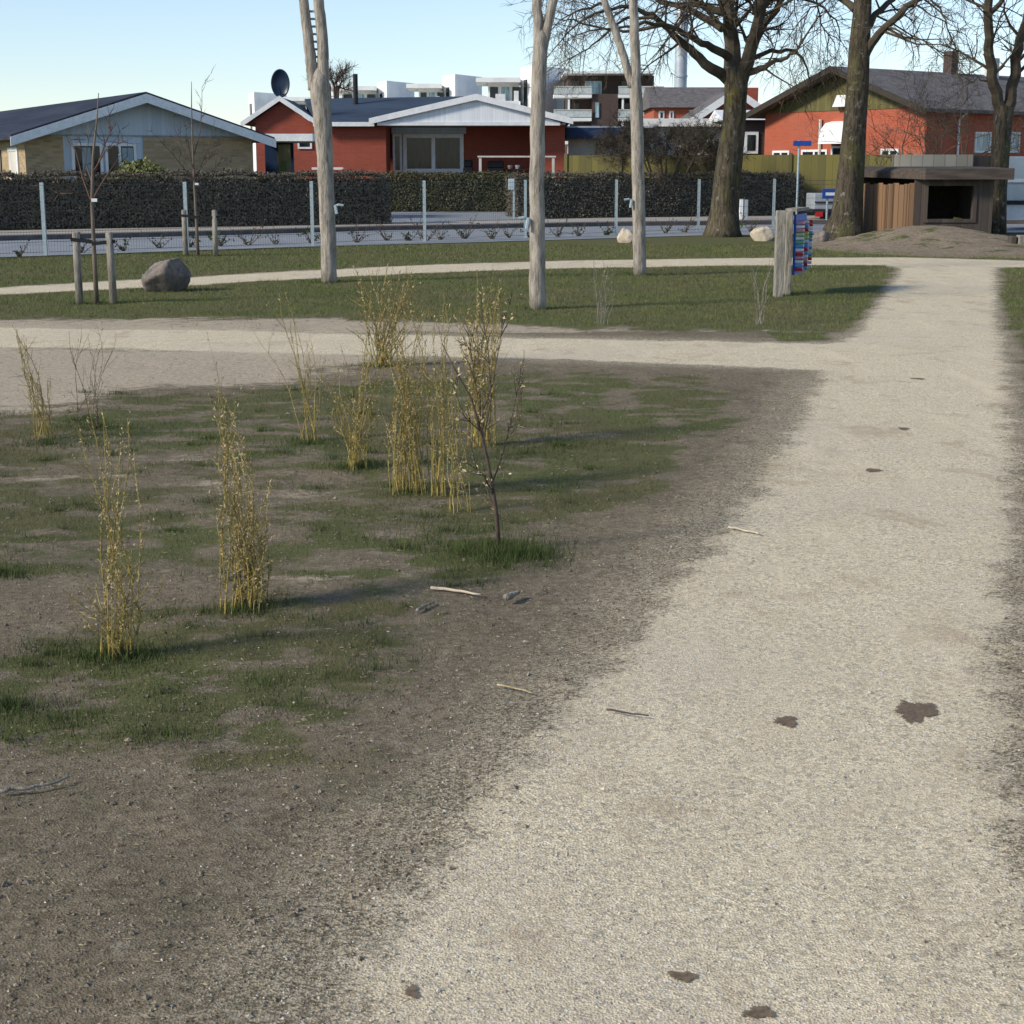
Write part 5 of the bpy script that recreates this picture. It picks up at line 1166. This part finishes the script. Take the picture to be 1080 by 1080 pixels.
# ------------------------------------------------------------ loose stones, twigs, mud
def stones(name, label, n, X_, Y_, size, m):
    n = len(X_); z = zfield(X_, Y_, sdist(X_, Y_, PATH)); s = size[:, None] * rng.uniform(.6, 1.25, (n, 3)) * np.array([1, 1, .7])
    dirs = np.array([[1, 0, 0], [0, 1, 0], [-1, 0, 0], [0, -1, 0], [0, 0, 1.], [0, 0, -1]]); an = rng.uniform(0, 6.28, n); c, s_ = np.cos(an), np.sin(an)
    V_ = dirs[None] * s[:, None, :] * rng.uniform(.75, 1.2, (n, 6, 1)); x = V_[..., 0] * c[:, None] - V_[..., 1] * s_[:, None]; y = V_[..., 0] * s_[:, None] + V_[..., 1] * c[:, None]
    V_ = np.stack([x + X_[:, None], y + Y_[:, None], V_[..., 2] + z[:, None] + size[:, None] * .15], -1)
    F = np.array([[0, 1, 4], [1, 2, 4], [2, 3, 4], [3, 0, 4]]); T_ = V_[:, F].reshape(-1, 3)
    return tag(tri_mesh(name, T_, 3, m), label, 'stones', kind='stuff')
X2, Y2_ = scatter(60000, 0, 0, 2.4, 12, .9); pdv = sdist(X2, Y2_, PATH); kp = rng.random(len(X2)) < sstep(-.6, .15, pdv + rng.normal(0, .12, len(X2))) * .9 + .05; X2, Y2_ = X2[kp], Y2_[kp]
def pebmat(nm, c1, c2):
    m, n, b = newmat(nm); g = NG(n); sep = n.nodes.new('ShaderNodeSeparateColor'); n.links.new(g.vor(g.coord('Object'), 90), sep.inputs[0])
    n.links.new(g.mix(sep.outputs[0], c1, c2), b.inputs['Base Color']); b.inputs['Roughness'].default_value = .9; b.inputs['Specular IOR Level'].default_value = .15; return m
stones('loose_gravel', 'fine loose gravel stones scattered over the path and its edges', 0, X2, Y2_, rng.gamma(2.5, .0007, len(X2)) + .001, pebmat('gravel grains', (.24, .22, .19), (.62, .57, .47)))
X3, Y3 = scatter(1300, 0, 0, 2.4, 14, 1.0); pdv = sdist(X3, Y3, PATH); kp = (pdv < .25); X3, Y3 = X3[kp], Y3[kp]
stones('scattered_pebbles', 'pale and brown pebbles and crumbs scattered over the bare earth', 0, X3, Y3, rng.gamma(2, .0016, len(X3)) + .0018, pebmat('pebble colours', (.10, .088, .07), (.38, .34, .27)))
X4, Y4 = scatter(26000, 0, 0, 2.4, 9, 1.0); pdv, g4, s4 = fields(X4, Y4); kp = (pdv < -.02) & (s4 < .6); X4, Y4 = X4[kp], Y4[kp]
stones('earth_crumbs', 'dark crumbs of earth on the trodden ground', 0, X4, Y4, rng.gamma(2, .0013, len(X4)) + .0012, pebmat('earth crumb colours', (.08, .065, .048), (.27, .23, .17)))
# dry litter
nl = 16000; X5, Y5 = scatter(nl, 0, 0, 2.4, 13, .95); pdv = sdist(X5, Y5, PATH); kp = pdv < .1; X5, Y5 = X5[kp], Y5[kp]; n5 = len(X5)
an = rng.uniform(0, 6.28, n5); d5 = np.stack([np.cos(an), np.sin(an), rng.uniform(-.05, .25, n5)], 1); p5 = np.stack([X5, Y5, zfield(X5, Y5, sdist(X5, Y5, PATH)) + .004], 1)
tag(tri_mesh('dry_litter', leaf_strips(p5, d5, .022, .0014), 4, leafmat('dry grass straw', (.36, .31, .20), (.16, .14, .09), 40)), 'thin dry straws and grass litter lying on the bare earth', 'litter', kind='stuff')
def stick(label, pts, r, m):
    q_ = [G(*p) for p in pts]; b = q_[0].copy(); q_ = [p - b + np.array([0, 0, .012 + r]) for p in q_]
    q2 = []
    for i in range(len(q_) - 1):
        for j in range(4): q2.append(q_[i] + (q_[i + 1] - q_[i]) * j / 4 + rng.normal(0, r * .5, 3) * np.array([1, 1, .3]))
    q2.append(q_[-1]); o = MB().tube(q2, [r * (1 - .5 * i / len(q2)) for i in range(len(q2))], 7).build('stick', m, None, True); o.location = b; return tag(o, label, 'stick')
stick('pale curved stick on the bare earth at the left edge', [(0, 841), (25, 838), (50, 834), (74, 826)], .006, M['stake'])
stick('thin pale straight stick right of the sandy trail', [(455, 625), (480, 628), (507, 632)], .007, M['palewood'])
stick('small pale bent stick lying on the path edge', [(768, 560), (783, 563), (800, 567)], .007, M['palewood'])
stick('short dark stub of wood left of the path edge below the sapling', [(533, 638), (540, 634), (547, 632)], .014, M['stake'])
stick('thin brown twig on the bare earth by the lower left path edge', [(525, 727), (545, 731), (562, 736)], .0035, M['dryleaf'])
stick('reddish twig lying on the path right of the bare earth', [(640, 753), (662, 757), (684, 760)], .0035, M['willowbrown'])
stick('short grey twig beside the stub of wood', [(440, 648), (449, 643), (458, 640)], .007, M['stake'])
def mud(label, px, py, rx, ry, seed, shape=None):
    c = G(px, py); r_ = np.random.default_rng(seed); n_ = 40; ph = r_.uniform(0, 6.28, 5); vs = [(0, 0, .006)]
    for ring in (.55, .85, 1.0):
        for j in range(n_):
            a = 2 * math.pi * j / n_; f = 1 + .22 * math.sin(2 * a + ph[0]) + .16 * math.sin(3 * a + ph[1]) + .1 * math.sin(5 * a + ph[2]) + .07 * math.sin(9 * a + ph[3]) + .05 * math.sin(14 * a + ph[4]); vs.append((rx * f * ring * math.cos(a), ry * f * ring * math.sin(a), .007 if ring < 1 else .0))
    fs = [(0, 1 + j, 1 + (j + 1) % n_) for j in range(n_)] + [(1 + k_ * n_ + j, 1 + (k_ + 1) * n_ + j, 1 + (k_ + 1) * n_ + (j + 1) % n_, 1 + k_ * n_ + (j + 1) % n_) for k_ in range(2) for j in range(n_)]
    o = mesh('mud_patch', vs, fs, M['wetmud'], None, True); 
    at = o.data.attributes.new('core', 'FLOAT', 'POINT'); at.data.foreach_set('value', [1.0] + [x for x in (.85, .5, .0) for _ in range(n_)])
    for v in o.data.vertices: v.co.z = float(zfield(np.array([c[0] + v.co.x]), np.array([c[1] + v.co.y]), np.array([1.]))[0]) + .0035
    o.location = (c[0], c[1], 0); return tag(o, label, 'mud patch', 'damp mud patches on the path')
mud('largest dark brown mud patch with notched outline, right part of the path', 965, 750, .066, .11, 3)
mud('small oval brown mud patch left of the largest one', 829, 762, .044, .045, 5)
mud('small brown smear low on the path near the bottom edge', 720, 1032, .026, .026, 8)
mud('dark crumbly mud patch at the bottom edge of the path', 800, 1070, .030, .028, 11)
mud('thin dark mud streak crossing the middle of the path', 921, 497, .060, .045, 14)
mud('faint mud fleck near the upper part of the path, right of centre', 953, 453, .045, .05, 17)
mud('mud fleck on the path nearest the far junction', 968, 399, .05, .06, 19)
mud('small dark mud crumb at the left path edge near the bottom', 434, 1048, .018, .022, 23)
